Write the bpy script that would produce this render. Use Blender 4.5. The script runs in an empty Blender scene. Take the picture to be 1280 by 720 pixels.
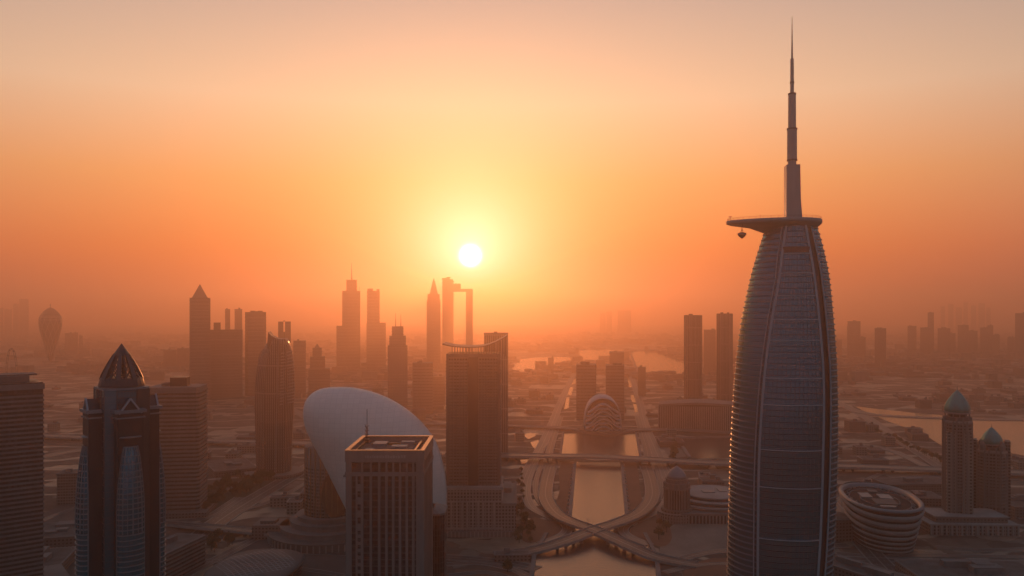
import bpy, math, random
from mathutils import Vector, Matrix
random.seed(7)
R = math.radians
scene = bpy.context.scene
COL = scene.collection

# ------------------------------------------------------------ camera
CAMZ = 240.0
HY = 388.0            # row of the photograph (1280x720) where the horizon lies
F = 1000.0            # focal length in photograph pixels
cam_d = bpy.data.cameras.new('camera'); cam = bpy.data.objects.new('camera', cam_d); COL.objects.link(cam)
cam.location = (0, 0, CAMZ); cam.rotation_euler = (R(90), 0, 0)
cam_d.sensor_width = 36; cam_d.lens = 36 * F / 1280; cam_d.shift_y = (HY - 360) / 1280
cam_d.clip_start = 1; cam_d.clip_end = 60000
scene.camera = cam

# ------------------------------------------------------------ sky
SUN_EL, SUN_AZ = math.atan(68 / 1000), math.atan(-52 / 1000)   # azimuth from +Y towards +X
SD = Vector((math.sin(SUN_AZ) * math.cos(SUN_EL), math.cos(SUN_AZ) * math.cos(SUN_EL), math.sin(SUN_EL)))
world = bpy.data.worlds.new('World'); scene.world = world; world.use_nodes = True
nt = world.node_tree; nt.nodes.clear()
def N(t, **k):
    n = nt.nodes.new(t)
    for a, b in k.items(): setattr(n, a, b)
    return n
def MTH(op, a, b=None, c=None):
    n = N('ShaderNodeMath', operation=op)
    for i, v in enumerate((a, b, c)):
        if v is None: continue
        if isinstance(v, (int, float)): n.inputs[i].default_value = v
        else: nt.links.new(v, n.inputs[i])
    return n.outputs[0]
tc = N('ShaderNodeTexCoord')
sky = N('ShaderNodeTexSky', sky_type='NISHITA', sun_disc=False, sun_elevation=SUN_EL, sun_rotation=SUN_AZ,
        altitude=200, air_density=2.0, dust_density=6.0, ozone_density=1.0)
sep = N('ShaderNodeSeparateXYZ'); nt.links.new(tc.outputs['Generated'], sep.inputs[0])
el = MTH('ARCSINE', sep.outputs['Z'])
eln = MTH('DIVIDE', el, R(90))
ramp = N('ShaderNodeValToRGB'); nt.links.new(eln, ramp.inputs[0])
def srgb(r, g, b):
    f = lambda c: (c / 255 / 12.92) if c <= 10 else ((c / 255 + .055) / 1.055) ** 2.4
    return (f(r), f(g), f(b), 1)
stops = [(0.0, srgb(218, 92, 36)), (0.045, srgb(247, 124, 50)), (0.10, srgb(252, 166, 98)), (0.16, srgb(248, 200, 160)),
         (0.235, srgb(204, 172, 156)), (0.34, srgb(110, 110, 118)), (1.0, srgb(46, 64, 92))]
cr = ramp.color_ramp
while len(cr.elements) < len(stops): cr.elements.new(0.5)
for e, (p, c) in zip(cr.elements, stops): e.position = p; e.color = c
dot = N('ShaderNodeVectorMath', operation='DOT_PRODUCT'); nt.links.new(tc.outputs['Generated'], dot.inputs[0]); dot.inputs[1].default_value = SD
ang = MTH('ARCCOSINE', MTH('MINIMUM', dot.outputs['Value'], 1.0))
def glow(width, power=1.0):
    return MTH('POWER', 2.718281828, MTH('MULTIPLY', MTH('POWER', MTH('DIVIDE', ang, R(width)), power), -1.0))
def addc(a, fac, col, strength):
    m = N('ShaderNodeMix', data_type='RGBA', blend_type='ADD', clamp_result=False)
    m.inputs[0].default_value = 1.0
    nt.links.new(a, m.inputs[6])
    s = N('ShaderNodeVectorMath', operation='SCALE'); s.inputs[0].default_value = col[:3]
    nt.links.new(MTH('MULTIPLY', fac, strength), s.inputs['Scale']); nt.links.new(s.outputs[0], m.inputs[7])
    return m.outputs[2]
# the upper sky dims away from the sun
mx = N('ShaderNodeMix', data_type='RGBA'); nt.links.new(glow(54, 3.2), mx.inputs[0]); nt.links.new(ramp.outputs[0], mx.inputs[7])
mx.inputs[6].default_value = (0.065, 0.14, 0.225, 1)      # the cool half of the sky behind the camera
c = addc(mx.outputs[2], glow(10), (1.0, 0.60, 0.40), 0.30)
c = addc(c, glow(2.3, 0.9), (1.0, 0.80, 0.70), 2.3)
c = addc(c, glow(0.46, 2.2), (1.0, 0.92, 0.8), 45.0)
bg1 = N('ShaderNodeBackground'); nt.links.new(c, bg1.inputs[0]); bg1.inputs[1].default_value = 2.65
bg2 = N('ShaderNodeBackground'); nt.links.new(sky.outputs[0], bg2.inputs[0]); bg2.inputs[1].default_value = 0.07
ad = N('ShaderNodeAddShader'); nt.links.new(bg1.outputs[0], ad.inputs[0]); nt.links.new(bg2.outputs[0], ad.inputs[1])
wo = N('ShaderNodeOutputWorld'); nt.links.new(ad.outputs[0], wo.inputs[0])

# ------------------------------------------------------------ sun
sl = bpy.data.lights.new('sun', 'SUN'); so = bpy.data.objects.new('sun', sl); COL.objects.link(so)
sl.energy = 2.0; sl.angle = R(0.6); sl.color = (1.0, 0.33, 0.10)
so.rotation_euler = (-SD).to_track_quat('-Z', 'Y').to_euler()

# ------------------------------------------------------------ exposure, render
vs = scene.view_settings
vs.view_transform = 'Standard'; vs.look = 'None'; vs.exposure = -1.5; vs.gamma = 1.0; vs.use_curve_mapping = False
cy = scene.cycles
cy.use_denoising = True; cy.max_bounces = 6; cy.volume_bounces = 3; cy.diffuse_bounces = 2; cy.glossy_bounces = 3
cy.transmission_bounces = 3; cy.sample_clamp_indirect = 4.0; cy.use_adaptive_sampling = False

HAZE_DENSITY = 0.00029
HAZE_COLOR = (1.0, 0.74, 0.57, 1)
HAZE_ANISO = 0.84

# ------------------------------------------------------------ helpers
def D_of(py, h=0.0): return (CAMZ - h) * F / (py - HY)
def G(px, py, h=0.0):                     # point on the plane z=h below a place of the photograph
    d = D_of(py, h); return Vector(((px - 640) / F * d, d, h))
def X(px, d): return (px - 640) / F * d
def Z(py, d): return CAMZ + (HY - py) / F * d

class MB:
    def __init__(s): s.v = []; s.f = []; s.mi = []; s.m = 0; s.uv = {}
    def vert(s, p): s.v.append(tuple(p)); return len(s.v) - 1
    def face(s, idx, uv=None):
        if uv: s.uv[len(s.f)] = uv
        s.f.append(tuple(idx)); s.mi.append(s.m)
    def box(s, x0, x1, y0, y1, z0, z1):
        i = len(s.v)
        s.v += [(x0,y0,z0),(x1,y0,z0),(x1,y1,z0),(x0,y1,z0),(x0,y0,z1),(x1,y0,z1),(x1,y1,z1),(x0,y1,z1)]
        for q in ((3,2,1,0),(4,5,6,7),(0,1,5,4),(1,2,6,5),(2,3,7,6),(3,0,4,7)): s.face([i+k for k in q])
    def prism(s, pts, z0, z1, top=None, cap=True):
        i = len(s.v); n = len(pts); top = top or pts
        s.v += [(p[0], p[1], z0) for p in pts] + [(p[0], p[1], z1) for p in top]
        for k in range(n): s.face([i+k, i+(k+1)%n, i+n+(k+1)%n, i+n+k])
        if cap: s.face([i+n+k for k in range(n)]); s.face([i+n-1-k for k in range(n)])
    def loft(s, rings, cap0=True, cap1=True, closed=True):
        i = len(s.v); n = len(rings[0])
        for r in rings: s.v += [tuple(p) for p in r]
        m = n if closed else n - 1
        for j in range(len(rings) - 1):
            for k in range(m):
                a = i + j*n + k; b = i + j*n + (k+1) % n
                s.face([a, b, b + n, a + n])
        if closed and cap1: s.face([i + (len(rings)-1)*n + k for k in range(n)])
        if closed and cap0: s.face([i + n - 1 - k for k in range(n)])
    def bar(s, a, b, w, h=None, up=(0,0,1)):
        a = Vector(a); b = Vector(b); d = (b - a)
        if d.length < 1e-6: return
        d.normalize(); up = Vector(up)
        if abs(d.dot(up)) > .98: up = Vector((0, 1, 0)) if abs(d.y) < .9 else Vector((1, 0, 0))
        r = d.cross(up).normalized(); u = r.cross(d).normalized(); h = h or w
        i = len(s.v)
        for p in (a, b):
            for sx, sz in ((-1,-1),(1,-1),(1,1),(-1,1)): s.v.append(tuple(p + r*sx*w/2 + u*sz*h/2))
        for q in ((3,2,1,0),(4,5,6,7),(0,1,5,4),(1,2,6,5),(2,3,7,6),(3,0,4,7)): s.face([i+k for k in q])
    def build(s, name, mat, parent=None, smooth=False, loc=None, rz=0):
        me = bpy.data.meshes.new(name); me.from_pydata(s.v, [], s.f); me.update()
        for m in (mat if isinstance(mat, (list, tuple)) else [mat]): me.materials.append(m)
        for p, k in zip(me.polygons, s.mi): p.material_index = k; p.use_smooth = smooth
        if s.uv:
            ul = me.uv_layers.new(name='UVMap')
            for fi, uv in s.uv.items():
                for li, c in zip(me.polygons[fi].loop_indices, uv): ul.data[li].uv = c
        o = bpy.data.objects.new(name, me); COL.objects.link(o)
        if parent: o.parent = parent
        if loc is not None: o.location = loc
        o.rotation_euler.z = rz
        return o

def tag(o, label, cat, group=None):
    o['label'] = label; o['category'] = cat
    if group: o['group'] = group
    return o
def thing(name, label, cat, loc=(0,0,0), rz=0, group=None):
    o = bpy.data.objects.new(name, None); COL.objects.link(o); o.location = loc; o.rotation_euler.z = rz
    o.empty_display_size = 5
    return tag(o, label, cat, group)
def struct(o): o['kind'] = 'structure'; return o
def copy_tree(o, parent=None):
    c = o.copy(); COL.objects.link(c)
    if parent: c.parent = parent
    for ch in list(o.children): copy_tree(ch, c)
    return c
def face_cam(x, y): return -math.atan2(x, y)      # rotation that turns a thing's front (-Y) to the camera
def rect(w, d, cx=0, cy=0): return [(cx-w/2,cy-d/2),(cx+w/2,cy-d/2),(cx+w/2,cy+d/2),(cx-w/2,cy+d/2)]
def circ(r, n=32, cx=0, cy=0, ry=None, a0=0): return [(cx+r*math.cos(a0+2*math.pi*k/n), cy+(ry or r)*math.sin(a0+2*math.pi*k/n)) for k in range(n)]
def cham(w, d, c): return [(-w/2+c,-d/2),(w/2-c,-d/2),(w/2,-d/2+c),(w/2,d/2-c),(w/2-c,d/2),(-w/2+c,d/2),(-w/2,d/2-c),(-w/2,-d/2+c)]
def offs(pts, t):                                  # convex CCW polygon grown by t
    n = len(pts); out = []
    for k in range(n):
        a = Vector(pts[k-1]).to_2d(); b = Vector(pts[k]).to_2d(); c = Vector(pts[(k+1) % n]).to_2d()
        e1 = (b-a).normalized(); e2 = (c-b).normalized()
        n1 = Vector((e1.y, -e1.x)); n2 = Vector((e2.y, -e2.x)); m = n1 + n2
        m = m / max(m.length_squared, 1e-6) * 2
        out.append((b.x + m.x*t, b.y + m.y*t))
    return out
def lerp(a, b, t): return a + (b - a) * t
def interp(tab, x):                                # piecewise table with smooth (Catmull) interpolation
    tab = sorted(tab)
    if x <= tab[0][0]: return tab[0][1:]
    if x >= tab[-1][0]: return tab[-1][1:]
    for i in range(len(tab)-1):
        if tab[i][0] <= x <= tab[i+1][0]:
            p0 = tab[max(i-1,0)]; p1 = tab[i]; p2 = tab[i+1]; p3 = tab[min(i+2,len(tab)-1)]
            t = (x - p1[0]) / (p2[0] - p1[0]); out = []
            for k in range(1, len(p1)):
                m1 = (p2[k]-p0[k])/(p2[0]-p0[0])*(p2[0]-p1[0]); m2 = (p3[k]-p1[k])/(p3[0]-p1[0])*(p2[0]-p1[0])
                out.append((2*t**3-3*t**2+1)*p1[k]+(t**3-2*t**2+t)*m1+(-2*t**3+3*t**2)*p2[k]+(t**3-t**2)*m2)
            return tuple(out)

# ------------------------------------------------------------ materials
MATS = {}
def new_mat(name):
    m = bpy.data.materials.new(name); m.use_nodes = True; MATS[name] = m
    return m, m.node_tree, m.node_tree.nodes['Principled BSDF']
def nd(t, ty, **k):
    n = t.nodes.new(ty)
    for a, b in k.items(): setattr(n, a, b)
    return n
def mth(t, op, a, b=None, c=None):
    n = t.nodes.new('ShaderNodeMath'); n.operation = op
    for i, v in enumerate((a, b, c)):
        if v is None: continue
        if isinstance(v, (int, float)): n.inputs[i].default_value = v
        else: t.links.new(v, n.inputs[i])
    return n.outputs[0]
def mixc(t, fac, a, b):
    n = nd(t, 'ShaderNodeMix', data_type='RGBA')
    for i, v in ((0, fac), (6, a), (7, b)):
        if isinstance(v, (int, float, tuple)): n.inputs[i].default_value = v if not isinstance(v, tuple) else (*v[:3], 1)
        else: t.links.new(v, n.inputs[i])
    return n.outputs[2]
def plain(name, col, rough=.7, metal=0, var=.25, scale=.05, spec=None, coat=0):
    """a surface with weathering: soft blotches plus vertical run-off streaks"""
    m, t, b = new_mat(name)
    co = nd(t, 'ShaderNodeTexCoord'); no = nd(t, 'ShaderNodeTexNoise'); no.inputs['Scale'].default_value = scale
    no.inputs['Detail'].default_value = 6
    mp = nd(t, 'ShaderNodeMapping'); mp.inputs['Scale'].default_value = (1, 1, .18)
    t.links.new(co.outputs['Object'], mp.inputs[0]); t.links.new(mp.outputs[0], no.inputs[0])
    no2 = nd(t, 'ShaderNodeTexNoise'); no2.inputs['Scale'].default_value = scale*9; t.links.new(mp.outputs[0], no2.inputs[0])
    f = mth(t, 'MULTIPLY_ADD', no2.outputs[0], .35, mth(t, 'MULTIPLY', no.outputs[0], .65))
    d = tuple(x*(1-var) for x in col[:3]); l = tuple(min(1, x*(1+var)) for x in col[:3])
    rp = nd(t, 'ShaderNodeMapRange'); rp.inputs[1].default_value = .32; rp.inputs[2].default_value = .68; t.links.new(f, rp.inputs[0])
    t.links.new(mixc(t, rp.outputs[0], d, l), b.inputs['Base Color'])
    b.inputs['Roughness'].default_value = rough; b.inputs['Metallic'].default_value = metal
    if spec is not None: b.inputs['Specular IOR Level'].default_value = spec
    return m
def facade(name, wall, glass, fh=3.6, bw=3.2, vf=.55, hf=.7, grough=.15, wrough=.7, metal=0.0):
    """wall with a grid of recessed-looking windows: floors by height, bays along the face; each pane differs a little"""
    m, t, b = new_mat(name)
    co = nd(t, 'ShaderNodeTexCoord'); s = nd(t, 'ShaderNodeSeparateXYZ'); t.links.new(co.outputs['Object'], s.inputs[0])
    nn = nd(t, 'ShaderNodeSeparateXYZ'); t.links.new(co.outputs['Normal'], nn.inputs[0])
    isx = mth(t, 'GREATER_THAN', mth(t, 'ABSOLUTE', nn.outputs[0]), mth(t, 'ABSOLUTE', nn.outputs[1]))
    u = mth(t, 'MULTIPLY_ADD', isx, mth(t, 'SUBTRACT', s.outputs[1], s.outputs[0]), s.outputs[0])
    ud = mth(t, 'DIVIDE', u, bw); zd = mth(t, 'DIVIDE', s.outputs[2], fh)
    fu = mth(t, 'FRACT', mth(t, 'ADD', ud, 1000)); fz = mth(t, 'FRACT', mth(t, 'ADD', zd, 1000))
    wu = mth(t, 'LESS_THAN', mth(t, 'ABSOLUTE', mth(t, 'SUBTRACT', fu, .5)), hf/2)
    wz = mth(t, 'LESS_THAN', mth(t, 'ABSOLUTE', mth(t, 'SUBTRACT', fz, .5)), vf/2)
    up = mth(t, 'LESS_THAN', mth(t, 'ABSOLUTE', nn.outputs[2]), .5)
    w = mth(t, 'MULTIPLY', mth(t, 'MULTIPLY', wu, wz), up)
    cv = nd(t, 'ShaderNodeCombineXYZ'); t.links.new(mth(t, 'FLOOR', ud), cv.inputs[0]); t.links.new(mth(t, 'FLOOR', zd), cv.inputs[1]); t.links.new(isx, cv.inputs[2])
    wn = nd(t, 'ShaderNodeTexWhiteNoise'); t.links.new(cv.outputs[0], wn.inputs[0])
    g = mixc(t, mth(t, 'POWER', wn.outputs[0], 3.0), glass, tuple(min(1, x*(1.12 if metal else 2.6)+(0 if metal else .02)) for x in glass[:3]))
    no = nd(t, 'ShaderNodeTexNoise'); no.inputs['Scale'].default_value = .04; no.inputs['Detail'].default_value = 5; t.links.new(co.outputs['Object'], no.inputs[0])
    wc = mixc(t, no.outputs[0], tuple(x*.7 for x in wall[:3]), tuple(min(1, x*1.3) for x in wall[:3]))
    t.links.new(mixc(t, w, wc, g), b.inputs['Base Color'])
    t.links.new(mth(t, 'MULTIPLY_ADD', w, grough - wrough, wrough), b.inputs['Roughness'])
    if metal: t.links.new(mth(t, 'MULTIPLY', w, metal), b.inputs['Metallic'])
    bp = nd(t, 'ShaderNodeBump'); bp.inputs['Strength'].default_value = .1 if metal else .6; bp.inputs['Distance'].default_value = .3
    t.links.new(mth(t, 'SUBTRACT', 1.0, w), bp.inputs['Height']); t.links.new(bp.outputs[0], b.inputs['Normal'])
    return m
def glassm(name, col, fh=3.6, bw=1.8, rough=.12, metal=.0, frame=(.025,.028,.03), ang=0.0):
    return facade(name, frame, col, fh, bw, .86, .9, rough, .4, metal)

plain('concrete', (.17,.15,.14), .8); plain('pale_stone', (.30,.265,.24), .75); plain('dark_stone', (.12,.105,.095), .7)
plain('sand_stone', (.195,.165,.148), .8); plain('white_shell', (.50,.48,.46), .45, var=.10, scale=.02); plain('roof_grey', (.12,.11,.10), .9, var=.5, scale=.09, spec=.15)
plain('white_rib', (.36,.36,.37), .4, var=.1); plain('steel', (.24,.235,.235), .5, .3, var=.15); plain('dark_steel', (.07,.07,.075), .4, .6)
plain('teal_dome', (.02,.25,.22), .4, .3, var=.3, scale=.3); plain('teal_panel', (.02,.22,.27), .25, .6, var=.2)
plain('brown_panel', (.07,.06,.055), .5); plain('bronze', (.36,.22,.12), .32, .9, var=.2); plain('red_belt', (.25,.07,.05), .6)
plain('dark_roof', (.055,.05,.048), .95, var=.4, scale=.08, spec=.08); plain('rust_plaza', (.20,.085,.05), .85, var=.25, scale=.02); plain('louver', (.09,.125,.145), .33, .5, var=.15)
plain('dark_core', (.02,.028,.033), .35, 0, var=.3)
glassm('glass_blue', (.025,.20,.25), 4.2, 3.0, .2, .65, (.015,.025,.03)); glassm('glass_teal', (.02,.21,.26), 3.2, 1.6, .16, .6)
glassm('glass_dark', (.020,.020,.024), 3.6, 2.0, .12); glassm('glass_brown', (.035,.026,.022), 3.6, 2.0, .15)
facade('fac_stone', (.23,.195,.17), (.025,.025,.03), 3.6, 3.4, .55, .55)
facade('fac_brown', (.20,.155,.13), (.022,.02,.022), 3.5, 3.0, .55, .7)
facade('fac_sand', (.26,.21,.17), (.03,.028,.03), 3.6, 4.2, .5, .5)
facade('fac_slit', (.24,.19,.165), (.022,.02,.022), 40, 3.0, .96, .5)
facade('fac_low', (.17,.135,.115), (.03,.025,.025), 3.4, 3.6, .45, .5)

def water_mat():
    m, t, b = new_mat('water_surface')
    co = nd(t, 'ShaderNodeTexCoord'); no = nd(t, 'ShaderNodeTexNoise'); no.inputs['Scale'].default_value = .3; no.inputs['Detail'].default_value = 4
    mp = nd(t, 'ShaderNodeMapping'); mp.inputs['Scale'].default_value = (.6, 1.6, 1)
    t.links.new(co.outputs['Object'], mp.inputs[0]); t.links.new(mp.outputs[0], no.inputs[0])
    bp = nd(t, 'ShaderNodeBump'); bp.inputs['Strength'].default_value = .5; bp.inputs['Distance'].default_value = .5
    t.links.new(no.outputs[0], bp.inputs['Height']); t.links.new(bp.outputs[0], b.inputs['Normal'])
    b.inputs['Base Color'].default_value = (.045, .05, .05, 1); b.inputs['Roughness'].default_value = .18; b.inputs['IOR'].default_value = 1.33
    b.inputs['Specular IOR Level'].default_value = 1.0
water_mat()
def ground_mat():
    m, t, b = new_mat('sandy_ground')
    co = nd(t, 'ShaderNodeTexCoord')
    def noise(scale, sx=1, sy=1, detail=6, rough=.6):
        mp = nd(t, 'ShaderNodeMapping'); mp.inputs['Scale'].default_value = (sx, sy, 1); t.links.new(co.outputs['Object'], mp.inputs[0])
        n = nd(t, 'ShaderNodeTexNoise'); n.inputs['Scale'].default_value = scale; n.inputs['Detail'].default_value = detail; n.inputs['Roughness'].default_value = rough
        t.links.new(mp.outputs[0], n.inputs[0]); return n.outputs[0]
    def ramp2(v, a, b_):
        r = nd(t, 'ShaderNodeMapRange'); r.inputs[1].default_value = a; r.inputs[2].default_value = b_; t.links.new(v, r.inputs[0]); return r.outputs[0]
    big = ramp2(noise(.0022, .7, 1.3), .35, .65)
    mid = ramp2(noise(.012, .5, 1.6), .35, .65)
    fine = ramp2(noise(.09), .3, .7)
    c1 = mixc(t, big, (.08,.048,.036), (.24,.15,.105))
    c2 = mixc(t, mth(t, 'MULTIPLY', mid, .7), c1, (.12,.09,.07))
    # plots of desert town: irregular lots, some built dark, some bare and pale
    vo = nd(t, 'ShaderNodeTexVoronoi', distance='CHEBYCHEV'); vo.inputs['Scale'].default_value = .018; vo.inputs['Randomness'].default_value = .75
    mp = nd(t, 'ShaderNodeMapping'); mp.inputs['Rotation'].default_value = (0, 0, .12); t.links.new(co.outputs['Object'], mp.inputs[0]); t.links.new(mp.outputs[0], vo.inputs[0])
    sp = nd(t, 'ShaderNodeSeparateColor'); t.links.new(vo.outputs['Color'], sp.inputs[0])
    lot = ramp2(sp.outputs[0], .45, .55)
    c3 = mixc(t, mth(t, 'MULTIPLY', lot, .7), c2, (.05,.038,.032))
    lot2 = ramp2(sp.outputs[1], .78, .82)
    c3 = mixc(t, mth(t, 'MULTIPLY', lot2, .75), c3, (.38,.27,.19))
    # dry streaks of wind-blown sand
    st = ramp2(noise(.02, .12, 1.6, 8), .55, .7)
    c4 = mixc(t, mth(t, 'MULTIPLY', st, .6), c3, (.30,.21,.15))
    # sparse scrub
    sc_ = ramp2(noise(.11, 1, 1, 3), .66, .72)
    c5 = mixc(t, mth(t, 'MULTIPLY', sc_, ramp2(noise(.008), .5, .6)), c4, (.04,.04,.025))
    v2 = nd(t, 'ShaderNodeTexVoronoi', distance='CHEBYCHEV'); v2.inputs['Scale'].default_value = .055; v2.inputs['Randomness'].default_value = .8; t.links.new(mp.outputs[0], v2.inputs[0])
    s2 = nd(t, 'ShaderNodeSeparateColor'); t.links.new(v2.outputs['Color'], s2.inputs[0])
    c5 = mixc(t, mth(t, 'MULTIPLY', mth(t, 'MULTIPLY', ramp2(s2.outputs[0], .5, .55), ramp2(noise(.006), .42, .5)), .55), c5, (.045,.036,.032))
    c5 = mixc(t, mth(t, 'MULTIPLY', mth(t, 'MULTIPLY', ramp2(s2.outputs[1], .82, .85), ramp2(noise(.006), .42, .5)), .6), c5, (.33,.25,.19))
    c6 = mixc(t, mth(t, 'MULTIPLY', fine, .55), c5, (.07,.05,.038))
    tr = nd(t, 'ShaderNodeTexWave', wave_type='BANDS', bands_direction='Y'); tr.inputs['Scale'].default_value = .0035; tr.inputs['Distortion'].default_value = 9; tr.inputs['Detail'].default_value = 3; tr.inputs['Detail Scale'].default_value = 1.2
    t.links.new(co.outputs['Object'], tr.inputs[0]); tk = ramp2(tr.outputs['Fac'], .93, .98)
    c7 = mixc(t, mth(t, 'MULTIPLY', tk, .55), c6, (.42,.32,.23))
    t.links.new(c7, b.inputs['Base Color']); t.links.new(mth(t, 'SUBTRACT', .92, mth(t, 'MULTIPLY', mth(t, 'MAXIMUM', lot2, tk), .5)), b.inputs['Roughness'])
    bp = nd(t, 'ShaderNodeBump'); bp.inputs['Strength'].default_value = .8; bp.inputs['Distance'].default_value = 3
    t.links.new(noise(.03, 1, 1, 8, .7), bp.inputs['Height']); t.links.new(bp.outputs[0], b.inputs['Normal'])
ground_mat()
def road_mat(name, base, lanes=4, line=.5):
    m, t, b = new_mat(name)
    uv = nd(t, 'ShaderNodeUVMap'); s = nd(t, 'ShaderNodeSeparateXYZ'); t.links.new(uv.outputs[0], s.inputs[0])
    x = mth(t, 'MULTIPLY', s.outputs[0], lanes)
    fx = mth(t, 'ABSOLUTE', mth(t, 'SUBTRACT', mth(t, 'FRACT', mth(t, 'ADD', x, .5)), .5))
    ln = mth(t, 'LESS_THAN', fx, .05)
    dash = mth(t, 'GREATER_THAN', mth(t, 'FRACT', mth(t, 'DIVIDE', s.outputs[1], 12)), .55)
    edge = mth(t, 'GREATER_THAN', mth(t, 'ABSOLUTE', mth(t, 'SUBTRACT', s.outputs[0], .5)), .46)
    mid = mth(t, 'LESS_THAN', mth(t, 'ABSOLUTE', mth(t, 'SUBTRACT', s.outputs[0], .5)), .03)
    mk = mth(t, 'MAXIMUM', mth(t, 'MULTIPLY', ln, dash), mth(t, 'MAXIMUM', edge, mid))
    co = nd(t, 'ShaderNodeTexCoord'); no = nd(t, 'ShaderNodeTexNoise'); no.inputs['Scale'].default_value = .06; no.inputs['Detail'].default_value = 7; t.links.new(co.outputs['Object'], no.inputs[0])
    c0 = mixc(t, no.outputs[0], tuple(q*.55 for q in base), tuple(q*1.5 for q in base))
    t.links.new(mixc(t, mth(t, 'MULTIPLY', mk, line), c0, (.5,.44,.38)), b.inputs['Base Color']); b.inputs['Roughness'].default_value = .5
road_mat('asphalt', (.055,.048,.045)); road_mat('pale_road', (.125,.10,.085))
def shell_mat():
    m, t, b = new_mat('shell_panels')
    uv = nd(t, 'ShaderNodeUVMap'); s = nd(t, 'ShaderNodeSeparateXYZ'); t.links.new(uv.outputs[0], s.inputs[0])
    def ln(o, n, w): return mth(t, 'LESS_THAN', mth(t, 'ABSOLUTE', mth(t, 'SUBTRACT', mth(t, 'FRACT', mth(t, 'MULTIPLY', o, n)), .5)), w)
    l = mth(t, 'MAXIMUM', ln(s.outputs[0], 34, .045), ln(s.outputs[1], 44, .045))
    cv = nd(t, 'ShaderNodeCombineXYZ'); t.links.new(mth(t, 'FLOOR', mth(t, 'MULTIPLY_ADD', s.outputs[0], 34, .5)), cv.inputs[0]); t.links.new(mth(t, 'FLOOR', mth(t, 'MULTIPLY_ADD', s.outputs[1], 44, .5)), cv.inputs[1])
    wn = nd(t, 'ShaderNodeTexWhiteNoise'); t.links.new(cv.outputs[0], wn.inputs[0])
    c = mixc(t, wn.outputs[0], (.74,.69,.62), (.78,.73,.66))
    t.links.new(mixc(t, mth(t, 'MULTIPLY', l, .16), c, (.25,.24,.235)), b.inputs['Base Color']); b.inputs['Roughness'].default_value = .5
shell_mat()
def leaf_mat():
    m, t, b = new_mat('leaf_green')
    oi = nd(t, 'ShaderNodeObjectInfo'); g = nd(t, 'ShaderNodeNewGeometry')
    t.links.new(mixc(t, g.outputs['Random Per Island'], (.03,.042,.018), (.085,.10,.04)), b.inputs['Base Color']); b.inputs['Roughness'].default_value = .8
leaf_mat(); plain('bark', (.10,.07,.05), .9)
M = MATS

# ------------------------------------------------------------ setting: ground, water, roads, haze
mb = MB(); gx, gy0, gy1 = 9400, -1400, 12900
nx, ny = 24, 24
for j in range(ny+1):
    for i in range(nx+1): mb.vert((lerp(-gx, gx, i/nx), lerp(gy0, gy1, j/ny), 0))
for j in range(ny):
    for i in range(nx): a = j*(nx+1)+i; mb.face((a, a+1, a+nx+2, a+nx+1))
ground = struct(mb.build('ground', M['sandy_ground']))

WATER = []; ROADS = []
def sheet(name, pts, z, mat, kind='structure'):
    if 'water' in name or 'terrace' in name or 'park' in name or 'plaza' in name or 'forecourt' in name: WATER.append([(p[0], p[1]) for p in pts])
    b = MB(); b.face([b.vert((p[0], p[1], z)) for p in pts]); o = b.build(name, M[mat]); o['kind'] = kind
    if o.data.polygons[0].normal.z < 0: o.data.flip_normals()
    return o
def smoothpts(pts, n=6, closed=False):
    out = []; m = len(pts)
    rng = range(m) if closed else range(m-1)
    for i in rng:
        if closed: p0, p1, p2, p3 = pts[i-1], pts[i], pts[(i+1)%m], pts[(i+2)%m]
        else: p0, p1, p2, p3 = pts[max(i-1,0)], pts[i], pts[i+1], pts[min(i+2,m-1)]
        for k in range(n):
            t = k/n
            out.append(tuple(.5*((2*b)+(-a+c)*t+(2*a-5*b+4*c-d)*t*t+(-a+3*b-3*c+d)*t**3) for a,b,c,d in zip(p0,p1,p2,p3)))
    if not closed: out.append(tuple(pts[-1]))
    return out
def pg(pts, h=0.0, n=0, closed=True):              # photograph outline -> places on the ground
    w = [tuple(G(x, y, h)) for x, y in pts]
    return smoothpts(w, n, closed) if n else w
WZ = .25
# canal: lower basin, long reach, upper basin; side basin; lakes
sheet('canal_water', pg([(640,1000),(664,722),(670,692),(680,676),(711,650),(719,578),(777,578),(785,650),(806,678),(818,696),(826,722),(850,1000)]), WZ, 'water_surface')
sheet('basin_water', pg([(699,572),(704,541),(795,541),(801,572)]), WZ, 'water_surface')
sheet('side_basin_water', pg([(862,573),(846,549),(918,547),(1000,548),(1030,573)]), WZ, 'water_surface')
sheet('far_lake_water', pg([(635,464),(640,453),(660,448),(700,446),(728,449),(724,443),(727,438),(760,437),(786,439),(770,446),(735,452),(690,455),(668,462),(650,466)], 0, 3), WZ, 'water_surface')
sheet('east_lake_water', pg([(788,441),(812,440),(838,445),(856,454),(880,462),(870,468),(812,468),(797,466),(790,452)], 0, 3), WZ, 'water_surface')
sheet('lagoon_water', pg([(1068,508),(1095,511),(1140,516),(1200,521),(1300,526),(1500,530),(1500,590),(1300,574),(1262,566),(1185,562),(1150,540),(1110,527),(1085,516)]), WZ, 'water_surface')
for q in ([(652,545),(660,541),(671,542),(668,546),(660,549),(656,546)], [(663,553),(672,550),(676,552),(674,558),(668,561),(665,557)], [(680,541),(696,541),(694,545),(679,545)], [(650,575),(668,574),(668,578),(652,580)],
          [(686,543),(691,542),(690,545)], [(708,497),(712,497),(711,510),(705,512)], [(713,484),(717,484),(714,494),(709,494)], [(716,474),(721,474),(719,480),(714,481)],
          [(791,505),(796,505),(799,515),(794,516)], [(788,494),(792,494),(795,503),(790,503)], [(784,470),(787,470),(790,484),(786,484)]):
    sheet('pool_water', pg(q), WZ, 'water_surface')

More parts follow.
